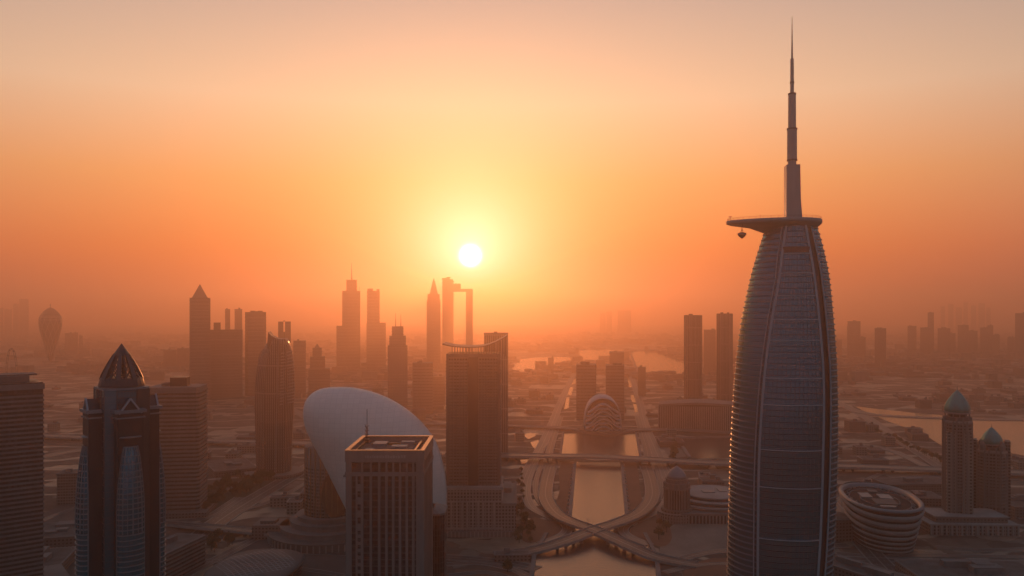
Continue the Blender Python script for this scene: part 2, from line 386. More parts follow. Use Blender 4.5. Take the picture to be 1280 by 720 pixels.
#RIB
def ribbon(name, pts, w, z=.5, mat='asphalt', thick=0, kerb=True, parent=None, zs=None, kind='structure'):
    """road along world points; raised decks get a real thickness and parapets"""
    P = [Vector((p[0], p[1], (zs[i] if zs else z))) for i, p in enumerate(pts)]
    ROADS.append(([(p.x, p.y) for p in P], w/2))
    b = MB(); kb = MB(); L = 0; prev = None; rows = []
    for i, p in enumerate(P):
        d = (P[min(i+1, len(P)-1)] - P[max(i-1, 0)]); d.z = 0; d.normalize(); n = Vector((d.y, -d.x, 0))
        if prev is not None: L += (p - prev).length
        prev = p; rows.append((p - n*w/2, p + n*w/2, L, n))
    for (a, c, l, n) in rows: b.vert(a); b.vert(c)
    for i in range(len(rows)-1):
        u = rows[i][2]; v = rows[i+1][2]
        b.face((2*i, 2*i+1, 2*i+3, 2*i+2), [(0,u),(1,u),(1,v),(0,v)])
    road = b.build(name, M[mat], parent)
    if parent is None: road['kind'] = kind
    if kerb or thick:
        hh = .9 if thick else .15; tk = .5
        for s in (0, 1):
            q = []
            for (a, c, l, n) in rows:
                e = (a, c)[s]; o = n * (-tk if s == 0 else tk)
                q.append((e - Vector((0,0,thick or z)), e + Vector((0,0,hh)), e + o + Vector((0,0,hh)), e + o - Vector((0,0,thick or z))))
            kb.loft(q, True, True)
        if thick:
            i0 = len(kb.v)
            for (a, c, l, n) in rows: kb.vert(a - Vector((0,0,thick))); kb.vert(c - Vector((0,0,thick)))
            for i in range(len(rows)-1): kb.face((i0+2*i, i0+2*i+2, i0+2*i+3, i0+2*i+1))
        kb.build('parapet' if thick else 'kerb', M['pale_stone'], road)
    return road
def road(name, pix, w, z=.5, mat='asphalt', n=6, **k):
    return ribbon(name, smoothpts([tuple(G(x, y)) for x, y in pix], n), w, z, mat, **k)
# roads on the ground
road('canal_road', [(672,712),(640,705),(600,700),(560,697),(480,694),(380,690)], 15, .5)
road('west_canal_road', [(655,603),(662,585),(676,560),(690,530),(702,500),(716,470),(722,458)], 17, .55, 'pale_road')
road('east_canal_road', [(836,600),(829,585),(818,560),(806,530),(799,500),(789,470),(784,452)], 17, .55, 'pale_road')
road('west_quay_road', [(684,578),(688,560),(694,540),(701,520)], 12, .6)
road('east_quay_road', [(811,578),(808,560),(802,540),(797,520)], 12, .6)
road('diagonal_avenue', [(232,690),(269,655),(320,622),(380,587),(430,560),(480,540)], 26, .5)
road('crescent_road', [(180,652),(225,652),(262,646),(285,632),(300,622)], 14, .55)
road('service_road', [(205,735),(245,712),(285,692),(325,672),(360,668)], 12, .55)
road('coast_road', [(1046,503),(1080,520),(1115,545),(1150,566),(1178,584),(1215,606),(1290,650)], 24, .5, 'pale_road')
road('south_avenue', [(1046,700),(1120,703),(1200,704),(1300,706)], 22, .5)
road('stadium_road', [(1030,620),(1062,660),(1090,692),(1130,735),(1180,800)], 20, .6)
road('causeway', [(1070,515),(1100,519.5),(1160,522.5),(1230,524.5),(1320,526)], 26, 1.6, 'pale_road')
road('plaza_road', [(850,700),(880,692),(920,688),(990,684),(1060,682)], 12, .6)
road('north_road', [(560,600),(620,598),(655,597)], 12, .6)
road('far_highway', [(-60,520),(120,500),(260,492),(420,486)], 26, .5, 'pale_road')
road('far_avenue', [(430,560),(380,520),(330,500),(250,480),(120,465)], 22, .55, 'pale_road')
road('west_highway', [(-40,590),(50,572),(110,562),(190,560),(240,556),(330,540),(420,520)], 24, .6)
road('outer_ring_road', [(1000,600),(1070,604),(1180,596),(1300,600)], 20, .6, 'pale_road')
road('dune_road', [(1050,560),(1080,556),(1120,566),(1170,590)], 14, .65, 'pale_road')
for i, q in enumerate([[(20,664),(60,648),(105,632),(150,622)], [(100,720),(160,690),(205,676)], [(556,706),(600,704),(640,712),(664,724)], [(560,720),(610,716),(650,728)],
    [(830,716),(880,706),(930,706),(990,712)], [(1046,692),(1100,696),(1170,695),(1300,697)], [(1160,720),(1220,716),(1300,718)], [(1060,700),(1090,725),(1110,760)],
    [(1170,684),(1230,688),(1300,686)], [(1045,628),(1090,597),(1120,590)], [(240,700),(300,704),(380,712),(440,722)], [(270,720),(330,690),(400,684)], [(225,640),(262,622),(300,604),(330,590)], [(390,600),(350,622),(300,640)]]):
    road('side_street', q, [8, 7, 9][i % 3], .47 + .004*i)
# dark planted squares and rust-coloured terraces
def patch(name, pix, z, mat, n=0): return sheet(name, pg(pix, 0, n), z, mat)
plain('lawn', (.055,.06,.035), .95, var=.5, scale=.05); plain('paving', (.24,.18,.14), .85, var=.25, scale=.03); plain('dark_lot', (.085,.07,.062), .85, var=.35, scale=.05)
patch('park_ground', [(262,655),(232,640),(240,622),(290,600),(330,594),(362,596),(330,616),(290,640)], .4, 'lawn', 4)
patch('west_terrace', [(684,662),(692,640),(700,612),(698,590),(702,578),(719,578),(712,648)], .35, 'rust_plaza')
patch('east_terrace', [(812,662),(806,640),(800,612),(798,590),(795,578),(777,578),(784,648)], .35, 'rust_plaza')
patch('shell_forecourt', [(270,700),(330,668),(420,680),(560,690),(560,740),(250,740)], .33, 'dark_lot')
patch('south_plaza', [(570,712),(650,716),(652,730),(560,732)], .42, 'rust_plaza')
patch('east_plaza', [(858,706),(890,698),(990,696),(990,760),(840,760)], .42, 'rust_plaza')
patch('west_yard', [(-60,740),(0,668),(60,640),(120,610),(190,620),(200,740)], .3, 'dark_lot')
patch('north_lot', [(820,548),(850,548),(862,570),(838,574)], .3, 'paving')
patch('arena_square', [(822,700),(828,668),(860,640),(990,640),(990,690),(900,690)], .3, 'paving')

# quays: low real walls along the water
def quay(pix, name, z=2.2, w=4):
    P = [G(x, y) for x, y in pix]; b = MB()
    rows = []
    for i, p in enumerate(P):
        d = (P[min(i+1, len(P)-1)] - P[max(i-1, 0)]).normalized(); n = Vector((d.y, -d.x, 0))
        rows.append((p - n*w/2, p - n*w/2 + Vector((0,0,z)), p + n*w/2 + Vector((0,0,z)), p + n*w/2))
    b.loft(rows, True, True); o = b.build(name, M['sand_stone']); o['kind'] = 'structure'; return o
quay([(712,650),(719,578)], 'quay_edge'); quay([(784,650),(777,578)], 'quay_edge')
quay([(700,572),(704,541),(795,541),(801,572)], 'quay_edge')
quay([(662,740),(668,695),(683,668)], 'quay_edge'); quay([(826,740),(820,695),(806,668)], 'quay_edge')
quay([(862,573),(846,549),(918,547),(1000,548)], 'quay_edge', 3, 6)
quay([(788,441),(797,466),(812,468),(870,468)], 'quay_edge', 3, 10)

# haze: one closed box round everything
hb = MB(); hb.box(-9500, 9500, -1500, 13000, -1, 470)
hm = bpy.data.materials.new('haze_air'); hm.use_nodes = True; ht = hm.node_tree; ht.nodes.clear()
pv = ht.nodes.new('ShaderNodeVolumePrincipled'); ho = ht.nodes.new('ShaderNodeOutputMaterial'); ht.links.new(pv.outputs[0], ho.inputs['Volume'])
pv.inputs['Color'].default_value = HAZE_COLOR; pv.inputs['Density'].default_value = HAZE_DENSITY; pv.inputs['Anisotropy'].default_value = HAZE_ANISO
haze = hb.build('haze', hm); haze['kind'] = 'stuff'

# ------------------------------------------------------------ great curved tower with helipad and spire
def great_tower():
    d = 600.0; ax = X(979, d); k = d / F
    t = thing('curved_tower', 'huge curved glass tower with helipad deck and long needle spire rising above the horizon', 'skyscraper', (ax, d, 0), R(-8))
    # rows of the photograph: y, left edge, left rib, right rib, right edge
    T = [(283,958,978,1003,1020),(300,953,975,1005,1025),(330,944,970,1009,1032),(348,939.6,968,1011,1035),(400,929,958,1015.5,1040),
         (470,921.5,948.5,1019.5,1044),(560,916.5,942.5,1018.5,1044.5),(660,913.5,941,1015.5,1041),(720,912,941,1012,1037.5),(790,912,942,1010,1034)]
    T = [(Z(y, d), *[(v-979)*k for v in r]) for y, *r in T]
    def sec(z): return interp(T, z)
    def plan(z, g=0.0):
        L, a, b, Rr = sec(z); q = (Rr - L) / 75.0
        return dict(
            core=[(a+.5, -24*q),(lerp(a,b,.25), -27.3*q),(lerp(a,b,.5), -28.4*q),(lerp(a,b,.75), -27.3*q),(b-1.0, -24*q)],
            lf=[(a-.2,-23.6*q),(lerp(a,L,.45),-18*q),(lerp(a,L,.8),-9*q),(L+.0,2*q),(L+1.2,12*q),(L+6*q,24*q),(lerp(L,Rr,.35),34*q)],
            rf=[(lerp(L,Rr,.65),34*q),(Rr-6*q,24*q),(Rr-1.2,12*q),(Rr,2*q),(lerp(b,Rr,.85),-8*q),(lerp(b,Rr,.40),-17*q)])
    zs = [0 + i*3.0 for i in range(int(Z(283, d)//3)+1)]
    core = MB(); lf = MB(); rf = MB()
    rc = []; rl = []; rr = []
    for z in zs:
        p = plan(z)
        rc.append([(x,y,z) for x,y in p['core']]); rl.append([(x,y,z) for x,y in p['lf']]); rr.append([(x,y,z) for x,y in p['rf']])
    core.loft(rc, closed=False); lf.loft(rl, closed=False)
    rf.loft(rr, closed=False)
    body = MB(); body.loft([[*[(x*.97,y*.93,z) for x,y in plan(z)['lf']], *[(x*.97,y*.93,z) for x,y in plan(z)['rf']], *[(x*.97,y*.93,z) for x,y in reversed(plan(z)['core'])]][::-1] for z in zs[::3]+[zs[-1]]])
    body.build('inner_core', M['dark_core'], t)
    core.build('curtain_wall', M['glass_blue'], t, True)
    lf.build('side_facade', M['glass_blue'], t, True); rf.build('side_facade', M['glass_blue'], t, True)
    # floor fins on the flanks (real louvres catching the low sun)
    for key in ('lf', 'rf'):
        fb = MB()
        z = 3
        while z < zs[-1]-1:
            p = [Vector((x,y,0)) for x,y in plan(z)[key]]; p = [Vector((a[0],a[1],0)) for a in smoothpts([(v.x,v.y) for v in p], 2)]
            rows = []
            for i, v in enumerate(p):
                dd = (p[min(i+1,len(p)-1)] - p[max(i-1,0)]).normalized(); n = Vector((dd.y,-dd.x,0)) * (1 if key == 'rf' else -1)
                if n.dot(v) < 0: n = -n
                o = v + n*.55
                rows.append(((v.x,v.y,z),(o.x,o.y,z-.6),(o.x,o.y,z-.25),(v.x,v.y,z+.5)))
            fb.loft(rows, True, True); z += 4.2
        fb.build('louver', M['louver'], t)
    # thin floor lines and the heavier pale belts of the central bay
    def belt(z, h, out, name, mat):
        b = MB(); p = smoothpts(plan(z)['core'], 2)
        b.loft([((x,y+.3,z-h/2),(x,y-out,z-h/2),(x,y-out,z+h/2),(x,y+.3,z+h/2)) for x,y in p], True, True)
        return b
    fl = MB(); z = 4
    while z < zs[-1]-2:
        p = plan(z)['core']; fl.loft([((x,y+.3,z-.2),(x,y-.35,z-.2),(x,y-.35,z+.2),(x,y+.3,z+.2)) for x,y in p], True, True); z += 4.2
    fl.build('floor_line', M['louver'], t)
    mu = MB()
    for q in [i/14 for i in range(1, 14)]:
        rows = []
        for z in zs[::3]+[zs[-1]]:
            p = plan(z)['core']; f_ = q*4; i = min(int(f_), 3); x = lerp(p[i][0], p[i+1][0], f_-i); y = lerp(p[i][1], p[i+1][1], f_-i)
            rows.append([(x-.08,y+.1,z),(x+.08,y+.1,z),(x+.08,y-.2,z),(x-.08,y-.2,z)])
        mu.loft(rows)
    mu.build('mullion', M['dark_core'], t)
    for y in (319,343,370,399,424,469,501,555,600,662,712,750):
        z = Z(y, d); belt(z, .75, .8, 'belt', 0).build('belt', M['white_rib'], t)
    z = Z(314, d); belt(z, 4.2, .8, 'belt', 0).build('red_belt', M['red_belt'], t)
    # ribs: tapering white strips up both sides of the bay, doubled on the right with a dark gap
    for fn, w, name in ((lambda z: plan(z)['core'][0], 1.5, 'rib'), (lambda z: plan(z)['core'][-1], 1.5, 'rib'),
                  (lambda z: (plan(z)['rf'][-1][0]-.5, plan(z)['rf'][-1][1]), 1.0, 'rib'), (lambda z: (plan(z)['lf'][0][0]-2.0, plan(z)['lf'][0][1]+1), .6, 'rib')):
        b = MB(); rows = []
        for z in zs[::2]+[zs[-1]+1]:
            x, y = fn(z); rows.append([(x-w/2,y+1.5,z),(x-w/2,y-1.0,z),(x+w/2,y-1.0,z),(x+w/2,y+1.5,z)][::-1])
        b.loft(rows); b.build(name, M['white_rib'], t)
    top = MB(); zt = zs[-1]; p = plan(zt)
    top.prism([*p['lf'][::1], *p['rf'], *p['core'][::-1]][::-1], zt-1, zt+4); top.build('cap', M['steel'], t)
    # helipad deck: long oval plate with a keel, thin at its far tip
    zd = Z(275, d); n = 40; x0, x1 = (910-979)*k, (1026-979)*k; xc = (x0+x1)/2; rx = (x1-x0)/2
    def oval(s, z, sh=0, yy=1): return [(xc+sh+rx*s*math.cos(a), 2+21*s*yy*math.sin(a)*(1+.25*math.cos(a)), z) for a in [2*math.pi*i/n for i in range(n)]]
    dk = MB(); dk.loft([oval(.45,zd-9.5,8), oval(.72,zd-5.5,7), oval(.95,zd-3.4,1.2), oval(1.0,zd-2.4), oval(1.0,zd-.4), oval(.985,zd), oval(.96,zd)])
    deck = dk.build('helipad_deck', M['steel'], t, True)
    for p_ in deck.data.polygons: p_.use_smooth = abs(p_.normal.z) < .9
    pd = MB(); pd.prism([(xc-6+13*math.cos(2*math.pi*i/28), 2+13*math.sin(2*math.pi*i/28)) for i in range(28)], zd+.05, zd+.35); pd.build('landing_circle', M['pale_stone'], deck)
    rl = MB(); o = oval(.975, zd)
    for i in range(n):
        a = o[i]; c = o[(i+1)%n]; rl.bar((a[0],a[1],zd),(a[0],a[1],zd+1.6),.16); rl.bar((a[0],a[1],zd+1.6),(c[0],c[1],zd+1.6),.14); rl.bar((a[0],a[1],zd+.9),(c[0],c[1],zd+.9),.1)
    rl.build('railing', M['dark_steel'], deck)
    ms = MB(); bx = x0+3; ms.bar((bx,2,zd),(bx,2,zd+3.2),.4); ms.bar((bx-1.2,2,zd+3.2),(bx+1.2,2,zd+3.2),.5); ms.build('beacon_mast', M['dark_steel'], deck)
    ms = MB(); ms.bar((x0+25,2,zd),(x0+25,2,zd+4.5),.25); ms.build('beacon_mast', M['dark_steel'], deck)
    # spire: stacked square-shouldered stages down to a needle
    xs = (991-979)*k
    def stage(y0, y1, w0, w1, name='spire_stage', sides=12, off=0):
        b = MB(); b.loft([[(xs+off+w0*k/2*math.cos(a), 4+w0*k/2*math.sin(a), Z(y0,d)) for a in [2*math.pi*i/sides for i in range(sides)]],
                          [(xs+off+w1*k/2*math.cos(a), 4+w1*k/2*math.sin(a), Z(y1,d)) for a in [2*math.pi*i/sides for i in range(sides)]]])
        return b.build(name, M['steel'], t)
    s0 = MB(); s0.loft([[(xs-8.6*k,-1,Z(276,d)),(xs+11*k,-1,Z(276,d)),(xs+11*k,9,Z(276,d)),(xs-8.6*k,9,Z(276,d))],
        [(xs-8.4*k,-1,Z(250,d)),(xs+9.0*k,-1,Z(250,d)),(xs+9.0*k,9,Z(250,d)),(xs-8.4*k,9,Z(250,d))],
        [(xs-8.2*k,-1,Z(206,d)),(xs+8.2*k,-1,Z(206,d)),(xs+8.2*k,9,Z(206,d)),(xs-8.2*k,9,Z(206,d))]]); s0.build('spire_stage', M['steel'], t)
    stage(207,199,10.5,10.5); stage(200,160,12.2,12); stage(161,116,9.8,9.4); stage(117,72,4.8,4.2); stage(73,19,2.6,.5,'spire_needle',8)
    for y, w in ((199.5,13.0),(160.3,13.2),(116.3,10.2),(102,5.6)):
        b = MB(); b.prism([(xs+w*k/2*math.cos(a), 4+w*k/2*math.sin(a)) for a in [2*math.pi*i/12 for i in range(12)]], Z(y,d)-.5, Z(y,d)+.6); b.build('collar', M['dark_steel'], t)
    # the viewing pod slung under the deck
    pod = thing('viewing_pod', 'small dark pod hanging below the tip of the helipad deck', 'pod')
    px, pz = X(925.5, d), Z(294, d); pod.location = (px, d-4, pz)
    b = MB(); b.loft([[(r*math.cos(a), r*math.sin(a), z) for a in [2*math.pi*i/16 for i in range(16)]] for r, z in ((.2,-3.0),(1.3,-2.2),(2.6,-1.0),(3.3,.3),(3.0,1.2),(1.6,1.7),(.3,1.8))])
    b.build('cabin', M['dark_steel'], pod, True)
    b = MB(); b.prism(circ(3.42,16), .05, .5); b.build('rim', M['steel'], pod)
    b = MB(); b.bar((0,0,1.6),(0,0,8.6),.45); b.bar((-1.2,0,1.6),(0,0,4.5),.2); b.bar((1.2,0,1.6),(0,0,4.5),.2); b.build('hanger', M['dark_steel'], pod)
great_tower()

# ------------------------------------------------------------ bullet-topped tower in the left foreground
def bullet_tower():
    d = 418.0; k = .418; cx = X(152, d); t = thing('bullet_top_tower', 'dark teal glass tower with a pointed bullet crown and latticed curved balconies', 'skyscraper', (cx, d, 0), face_cam(cx, d) + R(14))
    z = lambda y: Z(y, d)
    core = MB(); core.prism(cham(20, 20, 2), 0, z(484)); core.build('shaft', M['glass_teal'], t)
    for sx in (-1, 1):
        for sy in (-1, 1):
            b = MB(); x0, x1 = sorted((sx*4.9, sx*10.7)); y0, y1 = sorted((sy*4.9, sy*10.7)); b.box(x0, x1, y0, y1, 0, z(485)); b.build('corner_panel', M['teal_panel'] if sx < 0 else M['brown_panel'], t)
            e = MB()
            for hx in (x0-.1, x1+.1):
                for hy in (y0-.1, y1+.1): e.bar((hx,hy,0),(hx,hy,z(485)),.35)
            zz = 4
            while zz < z(486):
                e.box(x0-.08,x1+.08,y0-.08,y1+.08,zz,zz+.14); zz += 3.2
            e.build('panel_joint', M['dark_steel'], t)
    for q in range(4):      # four shoulders of a cross-shaped plan, each with its cornices
        rm = Matrix.Rotation(q*math.pi/2, 4, 'Z')
        def rbox(m, x0, x1, y0, y1, z0, z1): m.prism([(v.x, v.y) for v in (rm @ Vector(p) for p in ((x0,y0,0),(x1,y0,0),(x1,y1,0),(x0,y1,0)))], z0, z1)
        b = MB(); rbox(b, -6.2, 6.2, -17.0, -9, 0, z(511)); b.build('shoulder', M['dark_core'], t)
        for y, h, g in ((510.5, 1.5, 1.3), (518, .7, .8)):
            b = MB(); rbox(b, -6.2-g, 6.2+g, -17.0-g, -10.9, z(y)-h/2, z(y)+h/2); b.build('cornice', M['steel'], t)
    b = MB(); b.prism(cham(22.6, 22.6, 2.4), z(484)-.5, z(484)+.5); b.build('cornice', M['steel'], t)
    # chevron gables on every side
    for q in range(4):
        rm = Matrix.Rotation(q*math.pi/2, 4, 'Z'); b = MB()
        f = lambda x, y, zz: tuple(rm @ Vector((x, y, zz)))
        b.bar(f(-5.4,-16.9,z(513)), f(0,-16.9,z(495)), .8); b.bar(f(5.4,-16.9,z(513)), f(0,-16.9,z(495)), .8); b.build('gable', M['white_rib'], t)
        g = MB(); i = [g.vert(f(-5.2,-16.6,z(513))), g.vert(f(5.2,-16.6,z(513))), g.vert(f(0,-16.6,z(496))), g.vert(f(0,-11,z(496))), g.vert(f(-5.2,-11,z(513))), g.vert(f(5.2,-11,z(513)))]
        g.face((i[0],i[1],i[2])); g.face((i[0],i[2],i[3],i[4])); g.face((i[1],i[5],i[3],i[2])); g.build('gable_wall', M['dark_core'], t)
        # ledge halfway down
        l = MB(); l.loft([[f(r*math.cos(a), -16.6+ry*math.sin(a), zz) for a in [math.pi + math.pi*j/10 for j in range(11)]] for r, ry, zz in ((5.0,2.0,z(542.5)),(5.6,2.5,z(541.5)),(5.0,2.0,z(540.6)))], closed=False)
        l.loft([[f(5.0*math.cos(a), -16.6+2.0*math.sin(a), z(540.6)) for a in [math.pi + math.pi*j/10 for j in range(11)]], [f(0,-16.6,z(540.6))]*11], closed=False); l.build('ledge', M['steel'], t)
        # bulging bay that widens towards the ground
        def prof(zz):
            s = (z(553) - zz) / (z(553) - z(640)); s = max(0, min(1, s))
            e = math.sin(s*math.pi/2)**.8
            return lerp(3.4, 6.5, e), lerp(1.0, 4.4, e)
        zz = z(553); rows = []; fr = MB()
        levels = []
        step = 4.6
        while zz > 0: levels.append(zz); zz -= step; step = max(2.6, step*.87)
        levels.append(0)
        for zz in reversed(levels):
            hw, dp = prof(zz); rows.append([f(hw*math.cos(a), -16.8-dp*abs(math.sin(a))**.85, zz) for a in [math.pi + math.pi*j/8 for j in range(9)]])
        b = MB(); b.loft(rows, closed=False); b.face([b.vert(p) for p in rows[-1]]); b.build('bay_window', M['glass_teal'], t)
        for j, r in enumerate(rows):
            out = [Vector(p) + (rm @ Vector((0,-.35,0))) for p in r]
            for a, c in zip(out[:-1], out[1:]): fr.bar(a, c, .5, .55)
        nvert = len([l for l in levels if l > z(640)])
        for j in range(9):
            col_ = [Vector(r[j]) + (rm @ Vector((0,-.35,0))) for r in rows]
            for a, c in zip(col_[:-1], col_[1:]):
                if a.z > z(660) or j in (0, 8): fr.bar(a, c, .5 if j in (0,2,4,6,8) else .2, .4)
        fr.build('balcony_lattice', M['steel'], t)
    # crown: pointed ogive ribs with open tracery windows
    z0, z1 = z(482), z(429); H = z1 - z0
    def og(s): return 11.1 * max(0.0, 1 - s**1.42)
    n = 8
    cr_ = MB(); band = [0, .05, .10, .15, .20]
    cr_.loft([[(og(s)*math.cos(a), og(s)*math.sin(a), z0+H*s) for a in [2*math.pi*i/24 for i in range(24)]] for s in band]); 
    cr_.build('crown_base', M['dark_core'], t)
    tip = MB(); tip.loft([[(og(s)*math.cos(a)+.0001, og(s)*math.sin(a), z0+H*s) for a in [2*math.pi*i/24 for i in range(24)]] for s in (.72,.78,.84,.9,.95,.985,1.0)]); tip.build('crown_tip', M['dark_core'], t)
    for q in range(n):
        a0 = 2*math.pi*q/n + math.pi/8; b = MB(); rows = []
        for j in range(13):
            s = .16 + .6*j/12; r = og(s) + .25; wd = lerp(.26, .34, j/12) * 1.0
            w = wd*r*.30 + .35
            ca, sa = math.cos(a0), math.sin(a0)
            rows.append([(r*ca - w*sa, r*sa + w*ca, z0+H*s), (r*ca + w*sa, r*sa - w*ca, z0+H*s), ((r-1.3)*ca + w*sa, (r-1.3)*sa - w*ca, z0+H*s), ((r-1.3)*ca - w*sa, (r-1.3)*sa + w*ca, z0+H*s)][::-1])
        b.loft(rows); b.build('crown_rib', M['dark_steel'], t)
        a1 = a0 + math.pi/n; tr = MB()
        wdummy = 0; P = lambda s, da=0, dr=-.6: Vector(((og(s)+dr)*math.cos(a1+da), (og(s)+dr)*math.sin(a1+da), z0+H*s))
        tr.bar(P(.2), P(.74), .5)
        for s0, s1 in ((.2,.34),(.34,.48),(.48,.6)):  # tracery crossings
            for sg in (-1, 1): tr.bar(P(s0), P(s1, sg*.22), .3); tr.bar(P(s0, sg*.26), P(s1), .3)
        tr.build('tracery', M['dark_steel'], t)
bullet_tower()

# ------------------------------------------------------------ stone block with flat roof in front of the shell
def front_block():
    d = 450.0; k = .45; x0, x1 = X(432, d), X(529.5, d); w = x1-x0; dep = 52.5; cx = (x0+x1)/2
    t = thing('stone_office_block', 'foreground stone office block with tall dark window strips and a sunken flat roof', 'office block', (cx, d+dep/2, 0))
    H = Z(566.5, d); hw = w/2; hd = dep/2
    b = MB(); b.box(-hw+.8, hw-.8, -hd+.8, hd-.8, 0, H-6); b.build('core', M['glass_dark'], t)
    # corner piers + blank top band + sill bands
    b = MB()
    for sx in (-1, 1):
        for sy in (-1, 1):
            a, c = sorted((sx*hw, sx*(hw-(3.4 if sx < 0 else 4.2)))); e, g = sorted((sy*hd, sy*(hd-4))); b.box(a, c, e, g, 0, H-4.9)
    b.build('corner_pier', M['sand_stone'], t)
    def ring(mat, z0, z1, out, inn, name):
        q = MB(); q.box(-hw-out, hw+out, -hd-out, -hd+inn, z0, z1); q.box(-hw-out, hw+out, hd-inn, hd+out, z0, z1)
        q.box(-hw-out, -hw+inn, -hd+inn, hd-inn, z0, z1); q.box(hw-inn, hw+out, -hd+inn, hd-inn, z0, z1); return q.build(name, M[mat], t)
    ring('sand_stone', H-4.9, H+1.2, .3, 1.6, 'parapet'); ring('bronze', H+1.2, H+1.7, .45, 1.9, 'coping')
    ring('sand_stone', H-12.9, H-10.7, .35, 1.5, 'sill_band')
    # vertical piers of the front and back, fine ones on the flanks
    px = [452.5,463.5,474,483,491.5,500,508.5,516.5]
    pr = MB()
    for p_ in px:
        xx = X(p_, d) - cx
        for s in (-1, 1): y0_, y1_ = sorted((s*hd, s*(hd-1.2))); pr.box(xx-.75, xx+.75, y0_, y1_, 0, H-12.9); pr.box(xx-.55, xx+.55, y0_, y1_, H-10.7, H-4.9)
    n = 13
    for i in range(1, n):
        yy = lerp(-hd+2, hd-2, i/n)
        for s in (-1, 1): a, c = sorted((s*hw, s*(hw-1.2))); pr.box(a, c, yy-.6, yy+.6, 0, H-12.9); pr.box(a, c, yy-.4, yy+.4, H-10.7, H-4.9)
    pr.build('pier', M['sand_stone'], t)
    sp = MB(); z = 3
    while z < H-14:
        sp.box(-hw+.55, hw-.55, -hd+.55, -hd+.78, z, z+.9); sp.box(hw-.78, hw-.55, -hd+1, hd-1, z, z+.9); z += 3.7
    sp.build('spandrel', M['dark_steel'], t)
    # stone strip with small square windows between the first two piers
    wl = MB(); xa, xb = X(445.8, d)-cx, X(452, d)-cx
    wl.box(xa-.6, xa+.45, -hd+.05, -hd+.9, 0, H-12.9); wl.box(xb-.45, xb+.3, -hd+.05, -hd+.9, 0, H-12.9)
    z = 0; 
    while z < H-16: wl.box(xa+.45, xb-.45, -hd+.12, -hd+.9, z, z+(1.9 if z < H-46 else 4.0)); z += 4.0 if z < H-46 else 7.4
    wl.build('punched_wall', M['sand_stone'], t)
    # cornice ledge on the left side
    lg = MB(); lg.box(-hw-1.4, -hw-.003, -hd, hd, H-13.5, H-12.6); lg.build('ledge', M['sand_stone'], t)
    # faint raised relief line on the top band
    rf = MB(); random.seed(3)
    xx = -hw+11
    while xx < hw-11: ww = random.uniform(.6, 1.3); rf.box(xx, xx+ww, -hd-.5, -hd-.29, H-2.7, H-1.3+random.uniform(-.3,.2)); xx += ww+.45
    rf.build('frieze', M['pale_stone'], t)
    # sunken roof
    r = MB(); r.box(-hw+1.6, hw-1.6, -hd+1.6, hd-1.6, H-6, H-1.9); roof = r.build('roof', M['roof_grey'], t)
    g = MB(); g.box(-hw+2.6, -hw+3.4, -hd+4, hd-4, H-1.9, H-.4); g.box(hw-6.8, hw-5.6, -hd+3, hd-3, H-1.9, H-.1); g.box(-hw+8, hw-9, hd-14, hd-13, H-1.9, H-.7); g.build('gutter_wall', M['bronze'], roof)
    for (a, b_, c, e, h) in ((-12,-4,4,14,2.2),(0,9,-2,5,1.6),(-14,-9,-12,-7,1.4),(4,12,12,17,2.0),(-5,-1,-14,-10,1.2)):
        q = MB(); q.box(a, b_, c, e, H-1.9, H-1.9+h); q.build('roof_unit', M['steel'], roof)
    pp = MB()
    for i in range(6): pp.bar((-14, -8+i*3.2, H-1.5), (13, -8+i*3.2, H-1.5), .35)
    pp.build('pipe_run', M['steel'], roof)
    # antenna at the far left corner
    an = MB(); ax_, ay = X(459, d+dep)-cx+1, hd-6; zt = Z(519, d+dep)
    an.bar((ax_,ay,H-1.9),(ax_,ay,H+8),.7); an.bar((ax_,ay,H+8),(ax_,ay,H+19),.3)
    for zz in (3, 5.5, 8.2): an.bar((ax_-1.4,ay,H+zz),(ax_+1.4,ay,H+zz+.5),.25); an.bar((ax_-.6,ay,H+zz-1),(ax_-1.3,ay,H+zz+1.5),.3)
    an.box(ax_-1.5, ax_+1.5, ay-1.5, ay+1.5, H-1.9, H+.5)
    an.build('antenna', M['dark_steel'], t)
front_block()
def dark_annex():
    d = 520.0; x0, x1 = X(524, d), X(555, d); t = thing('dark_round_annex', 'narrow dark glass block tucked behind the right side of the stone block', 'office block', ((x0+x1)/2, d+12, 0))
    w = x1-x0; H = Z(645, d); b = MB(); b.prism(cham(w, 24, 3), 0, H); b.build('wall', M['glass_dark'], t)
    b = MB(); b.loft([[(p[0],p[1],z) for p in cham(w+g, 24+g, 3)] for g, z in ((.8,H),(1.2,H+.7),(1.0,H+1.6),(-5,H+3.2),(-12,H+3.8))]); b.build('roof', M['sand_stone'], t)
    e = MB()
    for i in range(9): xx = lerp(-w/2+1, w/2-1, i/8); e.box(xx-.15, xx+.15, -12.5, -12.003, 0, H)
    e.build('mullion', M['dark_steel'], t)
dark_annex()

